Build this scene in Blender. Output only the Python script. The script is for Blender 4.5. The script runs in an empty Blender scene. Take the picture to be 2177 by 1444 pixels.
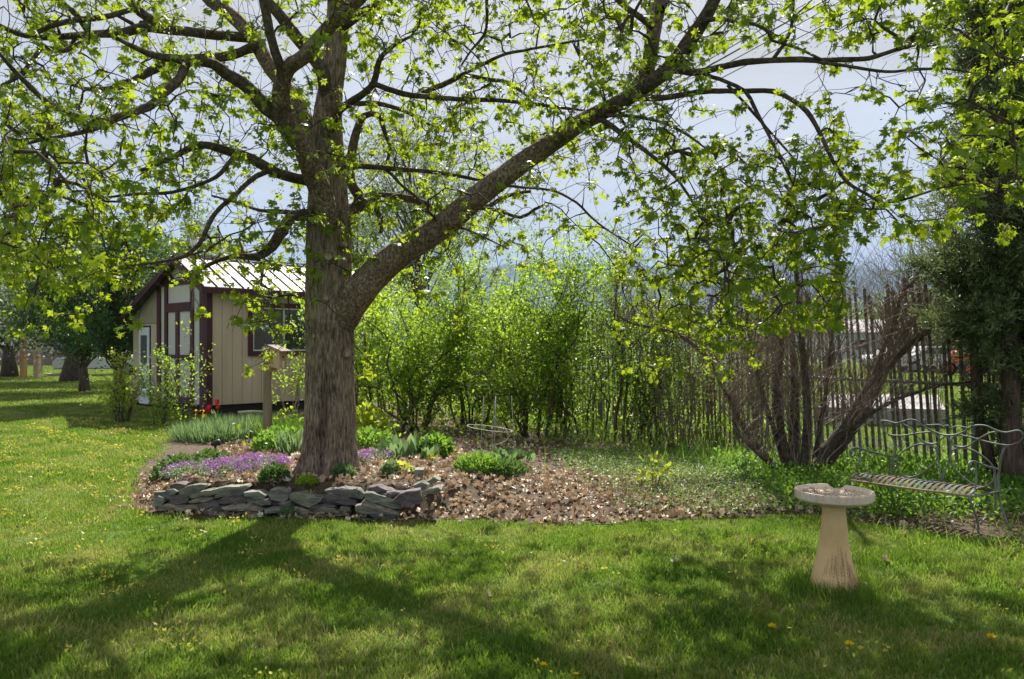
import bpy, math, random
import numpy as np
from mathutils import Vector, Matrix, noise as mnoise

# ------------------------------------------------------------------ camera, sky, sun, exposure
sc = bpy.context.scene
COL = sc.collection
R = math.radians
FPX, CX, HY, CZ = 1693.0, 1088.5, 735.0, 1.5      # focal length in photo pixels, centre column, horizon row, eye height
cam_d = bpy.data.cameras.new('camera'); cam = bpy.data.objects.new('camera', cam_d); COL.objects.link(cam)
cam_d.sensor_width = 36; cam_d.lens = FPX/2177*36; cam_d.shift_y = (HY-722)/2177
cam_d.clip_start = .05; cam_d.clip_end = 20000
cam.location = (0, 0, CZ); cam.rotation_euler = (R(90), 0, 0)
cam_d.dof.use_dof = True; cam_d.dof.focus_distance = 6.8; cam_d.dof.aperture_fstop = 4.0
sc.camera = cam

SUN_AZ, SUN_EL = R(7), R(46)                      # azimuth measured from +Y towards +X
world = bpy.data.worlds.new('World'); sc.world = world; world.use_nodes = True
wn, wl = world.node_tree.nodes, world.node_tree.links
wn.clear()
w_out = wn.new('ShaderNodeOutputWorld'); w_bg = wn.new('ShaderNodeBackground')
sky = wn.new('ShaderNodeTexSky'); sky.sky_type = 'NISHITA'; sky.sun_disc = False
sky.sun_elevation = SUN_EL; sky.sun_rotation = SUN_AZ
sky.air_density = 1.0; sky.dust_density = 1.2; sky.ozone_density = 1.0
w_bg.inputs['Strength'].default_value = .105
tcw = wn.new('ShaderNodeTexCoord'); mpw = wn.new('ShaderNodeMapping'); mpw.inputs['Scale'].default_value = (1.2, 1.2, 7)
nz = wn.new('ShaderNodeTexNoise'); nz.inputs['Scale'].default_value = 1.7; nz.inputs['Detail'].default_value = 6; nz.inputs['Roughness'].default_value = .55
rmp = wn.new('ShaderNodeMapRange'); rmp.inputs['From Min'].default_value = .35; rmp.inputs['From Max'].default_value = .75
rmp.inputs['To Min'].default_value = .74; rmp.inputs['To Max'].default_value = 1.
mixw = wn.new('ShaderNodeMix'); mixw.data_type = 'RGBA'; mixw.inputs[7].default_value = (3.2, 3.05, 2.72, 1)   # thin high overcast veil
wl.new(tcw.outputs['Generated'], mpw.inputs['Vector']); wl.new(mpw.outputs[0], nz.inputs['Vector'])
wl.new(nz.outputs['Fac'], rmp.inputs['Value']); wl.new(rmp.outputs[0], mixw.inputs[0])
wl.new(sky.outputs[0], mixw.inputs[6]); wl.new(mixw.outputs[2], w_bg.inputs['Color']); wl.new(w_bg.outputs[0], w_out.inputs['Surface'])

sun_d = bpy.data.lights.new('sun', 'SUN'); sun_d.energy = 5.0; sun_d.angle = R(.55); sun_d.color = (1, .95, .86)
sun = bpy.data.objects.new('sun', sun_d); COL.objects.link(sun)
SUNV = Vector((math.sin(SUN_AZ)*math.cos(SUN_EL), math.cos(SUN_AZ)*math.cos(SUN_EL), math.sin(SUN_EL)))
sun.rotation_euler = SUNV.to_track_quat('Z', 'Y').to_euler()
sc.view_settings.view_transform = 'Standard'; sc.view_settings.look = 'None'
sc.view_settings.gamma = 1; sc.view_settings.exposure = 1.08; sc.view_settings.use_curve_mapping = False
cy = sc.cycles
cy.max_bounces = 8; cy.diffuse_bounces = 4; cy.glossy_bounces = 3; cy.transmission_bounces = 6; cy.transparent_max_bounces = 8
cy.volume_bounces = 0; cy.caustics_reflective = False; cy.caustics_refractive = False
try: cy.use_denoising = True
except Exception: pass

rng = np.random.default_rng(7); random.seed(7)

# ------------------------------------------------------------------ helpers
def P(x, y, Y):                                   # a photo pixel at distance Y as a point of the place
    return np.array(((x-CX)*Y/FPX, Y, CZ-(y-HY)*Y/FPX))
def G(x, y, z=0.):                                # a photo pixel on the ground at height z
    Y = (CZ-z)*FPX/(y-HY); return np.array(((x-CX)*Y/FPX, Y, z))
def sm(t): t = np.clip(t, 0, 1); return t*t*(3-2*t)

def mesh_obj(name, V, F, mat, parent=None, attr=None, smooth=False, mats=None, fmat=None):
    me = bpy.data.meshes.new(name)
    V = np.asarray(V, dtype=np.float32)
    if isinstance(F, np.ndarray):
        k = F.shape[1]; n = len(F)
        me.vertices.add(len(V)); me.vertices.foreach_set('co', V.ravel())
        me.loops.add(n*k); me.loops.foreach_set('vertex_index', F.astype(np.int32).ravel())
        me.polygons.add(n); me.polygons.foreach_set('loop_start', np.arange(0, n*k, k, dtype=np.int32))
        me.polygons.foreach_set('loop_total', np.full(n, k, dtype=np.int32))
        me.update(calc_edges=True)
    else:
        me.from_pydata([tuple(map(float, v)) for v in V], [], [tuple(map(int, f)) for f in F]); me.update()
    if attr is not None:
        a = me.attributes.new('v', 'FLOAT', 'POINT'); a.data.foreach_set('value', np.asarray(attr, dtype=np.float32))
    if smooth: me.polygons.foreach_set('use_smooth', np.ones(len(me.polygons), dtype=bool))
    for m in (mats or [mat]): me.materials.append(m)
    if fmat is not None: me.polygons.foreach_set('material_index', np.asarray(fmat, dtype=np.int32))
    o = bpy.data.objects.new(name, me); COL.objects.link(o)
    if parent is not None: o.parent = parent
    return o

class MB:                                         # collects pieces of one mesh
    def __init__(s): s.V = []; s.F = []; s.n = 0; s.A = []
    def add(s, V, F, a=.5):
        V = np.asarray(V, float); s.V.append(V)
        s.F += [tuple(int(i)+s.n for i in f) for f in F]; s.n += len(V)
        s.A.append(np.full(len(V), a) if np.isscalar(a) else a); return s
    def box(s, c, h, rot=None, a=.5):             # centre, half sizes, optional 3x3
        V = np.array([(i, j, k) for i in (-1, 1) for j in (-1, 1) for k in (-1, 1)], float)*np.array(h)
        if rot is not None: V = V @ np.asarray(rot).T
        return s.add(V+np.array(c), [(0, 1, 3, 2), (4, 6, 7, 5), (0, 4, 5, 1), (2, 3, 7, 6), (0, 2, 6, 4), (1, 5, 7, 3)], a)
    def tube(s, pts, rad, sides=6, a=.5, cap=True):
        V, F = tube(pts, rad, sides, cap); return s.add(V, F, a)
    def build(s, name, mat, parent=None, smooth=False, bevel=0):
        o = mesh_obj(name, np.concatenate(s.V), s.F, mat, parent, np.concatenate(s.A), smooth)
        if bevel:
            m = o.modifiers.new('bevel', 'BEVEL'); m.width = bevel; m.segments = 1; m.limit_method = 'ANGLE'
        return o

def tube_v(pts, rad, sides):
    pts = np.asarray(pts, float); n = len(pts)
    rad = np.broadcast_to(np.asarray(rad, float), (n,))
    T = np.gradient(pts, axis=0); T /= np.linalg.norm(T, axis=1)[:, None]+1e-9
    m = T.mean(0); ref = np.array((0, 0, 1.)) if abs(m[2]) < .8*np.linalg.norm(m)+1e-9 else np.array((0., 1, 0))
    B = np.cross(T, ref); B /= np.linalg.norm(B, axis=1)[:, None]+1e-9
    N = np.cross(B, T)
    a = np.arange(sides)*2*math.pi/sides
    return (pts[:, None]+rad[:, None, None]*(np.cos(a)[None, :, None]*B[:, None]+np.sin(a)[None, :, None]*N[:, None])), T
def tube(pts, rad, sides=6, cap=True):
    V, _ = tube_v(pts, rad, sides); n = len(V); V = V.reshape(-1, 3)
    i = (np.arange(n-1)*sides)[:, None]; j = np.arange(sides)[None]; jn = (j+1) % sides
    F = np.stack([i+j, i+jn, i+sides+jn, i+sides+j], -1).reshape(-1, 4).tolist()
    if cap: F += [tuple(range(sides-1, -1, -1)), tuple(range((n-1)*sides, n*sides))]
    return V, F

class Twigs:                                      # many thin tubes, quads only, fast
    def __init__(s, sides=3): s.s = sides; s.V = []; s.F = []; s.n = 0
    def add(s, pts, rad):
        V, _ = tube_v(pts, rad, s.s); n = len(V); k = s.s
        i = (np.arange(n-1)*k)[:, None]; j = np.arange(k)[None]; jn = (j+1) % k
        s.F.append(np.stack([i+j, i+jn, i+k+jn, i+k+j], -1).reshape(-1, 4)+s.n)
        s.V.append(V.reshape(-1, 3)); s.n += n*k
    def build(s, name, mat, parent=None, kind='stuff'):
        o = mesh_obj(name, np.concatenate(s.V), np.concatenate(s.F), mat, parent, smooth=True)
        if kind: o['kind'] = kind
        return o

def smooth_path(pts, step=.08):                   # Catmull-Rom through rows (x,y,z,r..)
    pts = np.asarray(pts, float)
    p = np.vstack([2*pts[0]-pts[1], pts, 2*pts[-1]-pts[-2]]); out = []
    for i in range(1, len(p)-2):
        L = np.linalg.norm(p[i+1, :3]-p[i, :3]); n = max(2, int(L/step))
        t = (np.arange(n)/n)[:, None]
        out.append(.5*(2*p[i]+(p[i+1]-p[i-1])*t+(2*p[i-1]-5*p[i]+4*p[i+1]-p[i+2])*t*t+(3*p[i]-p[i-1]-3*p[i+1]+p[i+2])*t**3))
    out.append(pts[-1:]); return np.concatenate(out)

def tag(o, label, cat, group=None, kind=None):
    o['label'] = label; o['category'] = cat
    if group: o['group'] = group
    if kind: o['kind'] = kind
    return o
def thing(name, loc, label, cat, group=None, rz=0):
    o = bpy.data.objects.new(name, None); COL.objects.link(o); o.location = tuple(map(float, loc)); o.rotation_euler = (0, 0, rz)
    o.empty_display_size = .1
    return tag(o, label, cat, group)
def adopt(o, parent):                             # o was modelled in world coordinates: keep it where it is
    o.parent = parent; bpy.context.view_layer.update()
    o.matrix_parent_inverse = parent.matrix_world.inverted(); return o
def Lc(p, root): return np.asarray(p)-np.array(root.location)

# ---- leaf clouds
def rotm(n):                                      # n random rotations as 3x3 rows
    q = rng.normal(size=(n, 4)); q /= np.linalg.norm(q, axis=1)[:, None]
    w, x, y, z = q.T
    return np.stack([1-2*(y*y+z*z), 2*(x*y-z*w), 2*(x*z+y*w), 2*(x*y+z*w), 1-2*(x*x+z*z), 2*(y*z-x*w), 2*(x*z-y*w), 2*(y*z+x*w), 1-2*(x*x+y*y)], -1).reshape(n, 3, 3)
def frames(tip, nrm):                             # leaf frame: local y = tip direction, local z = face normal
    y = tip/(np.linalg.norm(tip, axis=1)[:, None]+1e-9)
    x = np.cross(y, nrm); x /= np.linalg.norm(x, axis=1)[:, None]+1e-9
    return np.stack([x, y, np.cross(x, y)], -1)
def cloud(T, pos, M, size):                       # template (V,F) stamped at every pos
    V0, F0 = T; n, k = len(pos), len(V0)
    V = np.einsum('nij,kj->nki', M, V0)*np.asarray(size).reshape(-1, 1, 1)+pos[:, None]
    F = (np.arange(n)*k)[:, None, None]+F0[None]
    return V.reshape(-1, 3), F.reshape(-1, F0.shape[1])
def stamp(name, T, pos, M, size, mat, parent=None, var=None, kind='stuff'):
    pos = np.asarray(pos)
    V, F = cloud(T, pos, M, size)
    if var is None: var = rng.random(len(pos))
    o = mesh_obj(name, V, F, mat, parent, np.repeat(var, len(T[0])))
    if kind: o['kind'] = kind
    return o
def fan(outline, zc=.06, zo=None):
    o = np.array(outline, float); z = np.zeros(len(o)) if zo is None else np.array(zo)
    V = np.vstack([[0, .25, zc], np.column_stack([o, z])]); n = len(o)
    F = np.array([(0, i+1, (i+1) % n+1) for i in range(n)]); return V, F
def maple():
    half = [(90, 1), (80, .72), (74, .74), (67, .48), (58, .72), (52, .72), (45, .98), (36, .68), (30, .66), (18, .42), (6, .58), (-8, .74), (-22, .5), (-42, .3)]
    pts = half+[(-90, .08)]+[(180-a, r) for a, r in half[:0:-1]]
    o = [(r*math.cos(R(a)), r*math.sin(R(a))) for a, r in pts]
    z = [-.14*r*r*(1 if i % 2 else 1.35) for i, (a, r) in enumerate(pts)]
    V, F = fan(o, .0, z); V[:, 1] += .1; V *= .5; return V, F
T_MAPLE = maple()
T_OVAL = (np.array([(0, 0, 0), (.28, .35, .05), (.24, .7, .02), (0, 1, -.1), (-.24, .7, .02), (-.28, .35, .05), (0, .45, -.03)], float),
          np.array([(0, 1, 6), (1, 2, 6), (2, 3, 6), (3, 4, 6), (4, 5, 6), (5, 0, 6)]))
T_DIA = (np.array([(0, 0, 0), (.27, .45, .06), (0, 1, -.05), (-.27, .45, .06)], float), np.array([(0, 1, 2), (0, 2, 3)]))
T_BLADE = (np.array([(-.03, 0, 0), (.03, 0, 0), (.024, .55, .05), (-.024, .55, .05), (0, 1, .2)], float), np.array([(0, 1, 2), (0, 2, 3), (3, 2, 4)]))
T_STRAP = (np.array([(-.06, 0, 0), (.06, 0, 0), (.13, .4, .03), (-.13, .4, .03), (.09, .75, -.02), (-.09, .75, -.02), (0, 1, -.12)], float),
           np.array([(0, 1, 2), (0, 2, 3), (3, 2, 4), (3, 4, 5), (5, 4, 6)]))
T_SCALE = (np.array([(-.06, 0, 0), (.06, 0, 0), (.16, .4, .02), (.05, .55, .0), (.1, .95, -.04), (-.02, .8, -.02), (-.14, .9, -.04), (-.07, .5, 0), (-.18, .35, .02)], float),
           np.array([(0, 1, 3), (1, 2, 3), (0, 3, 7), (3, 4, 5), (3, 5, 7), (5, 6, 7), (7, 8, 0)]))
T_DEAD = (np.array([(0, -.5, .26), (.3, -.3, .02), (.42, .05, .3), (.2, .22, .05), (.1, .45, .38), (-.14, .25, .06), (-.4, .2, .4), (-.33, -.22, .04), (0, 0, -.06)], float),
          np.array([(i, (i+1) % 8, 8) for i in range(8)]))

# ---- materials
def newmat(name):
    m = bpy.data.materials.new(name); m.use_nodes = True; nt = m.node_tree
    for n in list(nt.nodes): nt.nodes.remove(n)
    return m, nt.nodes, nt.links
def rgb(c): return (*c, 1)
def ramp(N, cols, pos=None):
    r = N.new('ShaderNodeValToRGB'); e = r.color_ramp.elements
    k = len(cols)
    while len(e) < k: e.new(.5)
    for i, c in enumerate(cols):
        e[i].position = pos[i] if pos else i/(k-1); e[i].color = rgb(c)
    return r
def leaf_mat(name, cols, tcol, tf=.5, rough=.45, spec=.35, patch=0):
    m, N, L = newmat(name)
    at = N.new('ShaderNodeAttribute'); at.attribute_name = 'v'
    r = ramp(N, cols); L.new(at.outputs['Fac'], r.inputs[0])
    p = N.new('ShaderNodeBsdfPrincipled'); p.inputs['Roughness'].default_value = rough; p.inputs['Specular IOR Level'].default_value = spec
    t = N.new('ShaderNodeBsdfTranslucent'); mx = N.new('ShaderNodeMixShader'); mx.inputs[0].default_value = tf
    mc = N.new('ShaderNodeMix'); mc.data_type = 'RGBA'; mc.inputs[0].default_value = .65; mc.inputs[7].default_value = rgb(tcol)
    L.new(r.outputs[0], p.inputs['Base Color']); L.new(r.outputs[0], mc.inputs[6]); L.new(mc.outputs[2], t.inputs['Color'])
    L.new(p.outputs[0], mx.inputs[1]); L.new(t.outputs[0], mx.inputs[2])
    o = N.new('ShaderNodeOutputMaterial'); L.new(mx.outputs[0], o.inputs['Surface']); return m
def pmat(name, cols, rough=.7, scale=6, bump=.3, bscale=None, stretch=(1, 1, 1), metallic=0, spec=.3, detail=6, pos=None, dist=.01):
    m, N, L = newmat(name)
    tc = N.new('ShaderNodeTexCoord'); mp = N.new('ShaderNodeMapping'); mp.inputs['Scale'].default_value = stretch
    n1 = N.new('ShaderNodeTexNoise'); n1.inputs['Scale'].default_value = scale; n1.inputs['Detail'].default_value = detail; n1.inputs['Roughness'].default_value = .62
    L.new(tc.outputs['Object'], mp.inputs[0]); L.new(mp.outputs[0], n1.inputs['Vector'])
    r = ramp(N, cols, pos or [.3+.4*i/(len(cols)-1) for i in range(len(cols))]); L.new(n1.outputs['Fac'], r.inputs[0])
    p = N.new('ShaderNodeBsdfPrincipled'); p.inputs['Roughness'].default_value = rough; p.inputs['Metallic'].default_value = metallic; p.inputs['Specular IOR Level'].default_value = spec
    L.new(r.outputs[0], p.inputs['Base Color'])
    if bump:
        n2 = N.new('ShaderNodeTexNoise'); n2.inputs['Scale'].default_value = bscale or scale*4; n2.inputs['Detail'].default_value = 5
        L.new(mp.outputs[0], n2.inputs['Vector'])
        b = N.new('ShaderNodeBump'); b.inputs['Strength'].default_value = bump; b.inputs['Distance'].default_value = dist
        L.new(n2.outputs['Fac'], b.inputs['Height']); L.new(b.outputs[0], p.inputs['Normal'])
    o = N.new('ShaderNodeOutputMaterial'); L.new(p.outputs[0], o.inputs['Surface']); return m
def bark_mat(name, cols, scale=9, zs=.12, bump=.9, moss=None):
    m, N, L = newmat(name)
    g = N.new('ShaderNodeTexCoord'); mp = N.new('ShaderNodeMapping'); mp.inputs['Scale'].default_value = (1, 1, zs)
    L.new(g.outputs['Object'], mp.inputs[0])
    n1 = N.new('ShaderNodeTexNoise'); n1.inputs['Scale'].default_value = scale*4; n1.inputs['Detail'].default_value = 8; n1.inputs['Roughness'].default_value = .7
    n2 = N.new('ShaderNodeTexNoise'); n2.inputs['Scale'].default_value = 3.; n2.inputs['Detail'].default_value = 4
    L.new(mp.outputs[0], n1.inputs['Vector']); L.new(g.outputs['Object'], n2.inputs['Vector'])
    ad = N.new('ShaderNodeMath'); ad.operation = 'MULTIPLY_ADD'; ad.inputs[1].default_value = .35; L.new(n2.outputs['Fac'], ad.inputs[0]); L.new(n1.outputs['Fac'], ad.inputs[2])
    r = ramp(N, cols, [.5+.35*i/(len(cols)-1) for i in range(len(cols))]); L.new(ad.outputs[0], r.inputs[0])
    p = N.new('ShaderNodeBsdfPrincipled'); p.inputs['Roughness'].default_value = .85; p.inputs['Specular IOR Level'].default_value = .2
    b = N.new('ShaderNodeBump'); b.inputs['Strength'].default_value = bump; b.inputs['Distance'].default_value = .012
    L.new(n1.outputs['Fac'], b.inputs['Height']); L.new(b.outputs[0], p.inputs['Normal'])
    L.new(r.outputs[0], p.inputs['Base Color'])
    o = N.new('ShaderNodeOutputMaterial'); L.new(p.outputs[0], o.inputs['Surface']); return m

M = {}
M['maple_leaf'] = leaf_mat('maple_leaf', [(.035, .1, .015), (.08, .19, .018), (.17, .28, .02), (.34, .36, .035)], (.56, .68, .02), .53, .42, .35)
M['maple_flower'] = leaf_mat('maple_flower', [(.3, .36, .05), (.4, .42, .06)], (.5, .5, .06), .4)
M['maple_bark'] = bark_mat('maple_bark', [(.035, .024, .018), (.15, .108, .083), (.29, .22, .175), (.46, .38, .32)], 13, .15, 1.)
M['limb_bark'] = bark_mat('limb_bark', [(.035, .024, .018), (.12, .083, .063), (.24, .175, .14), (.46, .38, .32)], 11, .8, 1.)
M['branch_bark'] = bark_mat('branch_bark', [(.035, .026, .022), (.09, .068, .055), (.2, .16, .135)], 7, 1)
M['twig'] = pmat('twig', [(.035, .025, .019), (.095, .07, .05)], .8, 20, 0)
M['shrub_leaf'] = leaf_mat('shrub_leaf', [(.07, .17, .02), (.14, .29, .025), (.24, .39, .03), (.44, .48, .04)], (.54, .74, .05), .56)
M['hedge_leaf'] = leaf_mat('hedge_leaf', [(.045, .12, .018), (.09, .2, .022), (.17, .3, .03), (.32, .38, .04)], (.4, .6, .05), .5)
M['dark_leaf'] = leaf_mat('dark_leaf', [(.035, .08, .025), (.06, .13, .035), (.1, .19, .05)], (.2, .34, .06), .35)
M['pale_leaf'] = leaf_mat('pale_leaf', [(.09, .15, .05), (.15, .22, .07), (.24, .3, .11)], (.35, .45, .12), .4)
M['blossom'] = leaf_mat('blossom', [(.12, .2, .08), (.5, .5, .46), (.75, .72, .72)], (.6, .6, .55), .35)
M['juniper'] = leaf_mat('juniper', [(.05, .09, .04), (.11, .165, .07), (.2, .26, .115), (.34, .33, .15)], (.26, .32, .1), .34, .5)
M['grass'] = leaf_mat('grass', [(.05, .13, .02), (.09, .2, .025), (.15, .25, .035), (.32, .3, .1)], (.36, .55, .05), .45)
M['weed'] = leaf_mat('weed', [(.05, .14, .025), (.1, .24, .03), (.17, .33, .05)], (.35, .56, .06), .45)
M['blue_green'] = leaf_mat('blue_green', [(.07, .14, .06), (.13, .22, .09), (.22, .32, .14)], (.3, .45, .15), .4)
M['yellow_leaf'] = leaf_mat('yellow_leaf', [(.2, .34, .03), (.32, .42, .04), (.45, .48, .06)], (.6, .65, .06), .5)
M['fallen_yellow'] = leaf_mat('fallen_yellow', [(.42, .42, .06), (.6, .56, .08), (.7, .64, .14)], (.6, .58, .08), .35)
M['cover'] = leaf_mat('cover', [(.05, .13, .03), (.1, .21, .045), (.2, .3, .09)], (.36, .52, .1), .42)
M['purple'] = leaf_mat('purple', [(.26, .07, .34), (.38, .13, .46), (.55, .27, .62)], (.5, .25, .6), .3)
M['red_petal'] = leaf_mat('red_petal', [(.3, .008, .008), (.42, .02, .012)], (.5, .02, .015), .25)
M['dandelion'] = leaf_mat('dandelion', [(.8, .58, .01), (.85, .65, .02)], (.8, .6, .02), .2)
M['dead_leaf'] = leaf_mat('dead_leaf', [(.16, .105, .065), (.4, .29, .19), (.62, .5, .37), (.82, .73, .6)], (.4, .22, .1), .2, .6, .3)
M['soil'] = pmat('soil', [(.04, .028, .018), (.1, .07, .045), (.17, .12, .08)], .95, 14, .8, 60, dist=.02)
M['bare_twig'] = pmat('bare_twig', [(.1, .072, .056), (.24, .185, .15), (.42, .345, .29)], .8, 8, 0)
M['dark_stem'] = pmat('dark_stem', [(.045, .032, .024), (.11, .08, .06), (.17, .13, .1)], .85, 12, .4, 50, (1, 1, .25))
M['siding'] = pmat('siding', [(.43, .34, .25), (.54, .44, .335), (.6, .5, .39)], .75, 1.6, .25, 60, (1, 1, .2), dist=.004)
M['siding_pale'] = pmat('siding_pale', [(.52, .5, .46), (.6, .58, .54)], .75, 3, .2, 60, (1, 1, .2), dist=.004)
M['maroon'] = pmat('maroon', [(.05, .013, .02), (.09, .028, .036)], .55, 5, .15, 50, (1, 1, .2), dist=.003)
M['fiberglass'] = leaf_mat('fiberglass', [(.5, .42, .3), (.6, .52, .4)], (.7, .6, .42), .4)
M['roof_metal'] = pmat('roof_metal', [(.2, .175, .185), (.27, .24, .25)], .55, 2, 0, metallic=.25, spec=.5)
M['white_paint'] = pmat('white_paint', [(.6, .66, .72), (.72, .77, .82)], .5, 4, 0)
M['white_trim'] = pmat('white_trim', [(.6, .58, .55), (.72, .7, .66)], .5, 4, 0)
M['gap'] = pmat('gap', [(.02, .016, .014), (.04, .033, .03)], .9, 5, 0)
M['screen'] = pmat('screen', [(.07, .07, .075), (.1, .1, .105)], .6, 3, 0)
M['glass'] = pmat('glass', [(.01, .012, .012), (.016, .018, .018)], .06, 3, 0, spec=.8)
M['pole_wood'] = pmat('pole_wood', [(.13, .12, .08), (.24, .21, .15), (.34, .3, .22)], .8, 6, .5, 40, (1, 1, .12))
M['raw_wood'] = pmat('raw_wood', [(.3, .2, .11), (.46, .33, .2), (.55, .42, .28)], .8, 8, .4, 40, (1, 1, .3))
M['post_orange'] = pmat('post_orange', [(.36, .17, .07), (.5, .28, .13)], .8, 5, .3, 30, (1, 1, .15))
M['grey_wood'] = pmat('grey_wood', [(.16, .125, .1), (.27, .22, .185), (.36, .31, .27)], .85, 7, .4, 50, (1, 1, .1))
M['lath'] = pmat('lath', [(.06, .048, .042), (.14, .115, .1), (.26, .22, .19)], .85, 9, .3, 50, (1, 1, .15))
M['galv'] = pmat('galv', [(.2, .21, .2), (.32, .33, .32)], .45, 14, 0, metallic=.6)
M['wire'] = pmat('wire', [(.3, .32, .3), (.42, .44, .42)], .5, 14, 0, metallic=.4)
M['dark_iron'] = pmat('dark_iron', [(.02, .02, .02), (.035, .035, .035)], .5, 10, 0)
M['rust'] = pmat('rust', [(.06, .025, .015), (.14, .06, .035)], .9, 16, .3)
M['bench_iron'] = pmat('bench_iron', [(.2, .15, .11), (.15, .155, .14), (.2, .215, .195), (.28, .295, .27)], .6, 5, .3, 90, metallic=.25, pos=[.3, .42, .55, .75], dist=.002)
M['slat_iron'] = pmat('slat_iron', [(.15, .08, .05), (.13, .1, .08), (.09, .1, .1), (.14, .15, .15)], .8, 4, .3, 90, metallic=.0, pos=[.34, .45, .55, .75], dist=.002)
M['rust_iron'] = pmat('rust_iron', [(.26, .13, .07), (.38, .24, .16), (.3, .3, .27)], .75, 6, .3, 80, metallic=.15, dist=.002)
M['concrete'] = pmat('concrete', [(.62, .42, .2), (.76, .53, .27), (.82, .62, .35)], .85, 4, .35, 90, pos=[.25, .5, .75], dist=.003)
M['bowl'] = pmat('bowl', [(.55, .43, .34), (.7, .57, .46), (.8, .68, .57)], .85, 9, .4, 90, dist=.003)
M['stain'] = pmat('stain', [(.34, .24, .13), (.5, .36, .2)], .9, 30, .3, 90, dist=.002)
M['debris'] = pmat('debris', [(.1, .075, .055), (.3, .22, .17), (.5, .42, .36)], .9, 60, .5)
M['twine'] = pmat('twine', [(.5, .45, .36), (.6, .54, .44)], .9, 20, 0)
def stone_m(name, c): return pmat(name, [tuple(v*.62 for v in c), c, tuple(min(1, v*1.5) for v in c)], .85, 6, 1., 26, (1, 1, 5), dist=.016)
M['stone_grey'] = stone_m('stone_grey', (.17, .168, .15)); M['stone_green'] = stone_m('stone_green', (.23, .23, .18))
M['stone_purple'] = stone_m('stone_purple', (.15, .12, .125)); M['stone_blue'] = stone_m('stone_blue', (.21, .21, .185)); M['stone_tan'] = stone_m('stone_tan', (.29, .26, .2))
M['car_white'] = pmat('car_white', [(.6, .6, .62), (.7, .7, .72)], .25, 3, 0, spec=.6)
M['car_orange'] = pmat('car_orange', [(.75, .13, .03), (.85, .18, .05)], .4, 3, 0, spec=.5)
M['tyre'] = pmat('tyre', [(.02, .02, .02), (.04, .04, .04)], .8, 10, 0)
M['house_white'] = pmat('house_white', [(.6, .6, .62), (.7, .7, .72)], .7, 2, 0)
M['brown_wall'] = pmat('brown_wall', [(.2, .13, .11), (.28, .19, .16)], .8, 2, 0)
M['gravel'] = pmat('gravel', [(.28, .25, .24), (.4, .365, .35)], .9, 20, .5, 60)

# ------------------------------------------------------------------ ground
BED = np.array([(-3.85, 8.1), (-3.5, 7.3), (-3.2, 7.02), (-2.0, 6.82), (-.9, 6.72), (-.36, 6.86), (.24, 6.63), (.84, 6.68), (1.67, 6.86), (2.45, 7.0), (2.9, 6.95),
                (3.35, 6.35), (3.9, 5.95), (4.6, 5.75), (6.5, 5.7), (9, 6.5), (8, 10), (5.2, 13.4), (2.4, 18.5), (-2, 22), (-5.8, 20), (-6.3, 16.9), (-5.9, 14), (-5.1, 11.4), (-4.4, 9.3)])
def inside(px, py, poly=BED):
    c = np.zeros(np.shape(px), bool); n = len(poly)
    for i in range(n):
        x1, y1 = poly[i]; x2, y2 = poly[i-1]
        k = ((y1 > py) != (y2 > py)) & (px < (x2-x1)*(py-y1)/(y2-y1+1e-12)+x1); c ^= k
    return c
def vn(x, y, s):                                   # cheap smooth noise, about -1..1
    x = np.asarray(x)*s; y = np.asarray(y)*s
    return (np.sin(x*1.7+2.1*np.sin(y*1.3+.7))+np.sin(y*2.1+1.7*np.sin(x*1.1+2.))+np.sin((x+y)*1.3+4.))/3
def zg(x, y):
    x = np.asarray(x, float); y = np.asarray(y, float)
    fr = np.interp(x, [-3.4, -3.1, -.9, .2], [7.5, 7.2, 6.98, 6.95])
    w = .10+.9*sm((x+1.05)/.8)+.6*sm((-2.9-x)/.5)
    z = .25*sm((x+3.75)/.75)*sm((.9-x)/1.9)*sm((y-fr)/w)*sm((13-y)/4.5)
    z = z+.07*sm((x+.3)/.6)*sm((3.2-x)/1.)*sm((y-6.7)/.7)*sm((12-y)/4)
    bed = sm((y-6.6)/.5)*sm((14-y)/3)*sm((x+4.2)/.5)*sm((3-x)/.6)
    return z+bed*.014*vn(x, y, 6)+.012*vn(x, y, 1.3)*sm((30-y)/10)
def axis(a, b, step, far):
    g = np.cumsum(.15*1.18**np.arange(60)); g = g[g < far]
    return np.concatenate([a-g[::-1], np.arange(a, b, step), b+g])
gx, gy = axis(-7, 7, .08, 4000), axis(1, 18, .08, 4000)
gy = gy[gy > -60]
XX, YY = np.meshgrid(gx, gy); ZZ = zg(XX, YY)
ny, nx = XX.shape; ids = np.arange(nx*ny).reshape(ny, nx)
Fq = np.stack([ids[:-1, :-1], ids[:-1, 1:], ids[1:, 1:], ids[1:, :-1]], -1).reshape(-1, 4)
GV = np.stack([XX, YY, ZZ], -1).reshape(-1, 3)
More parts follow.
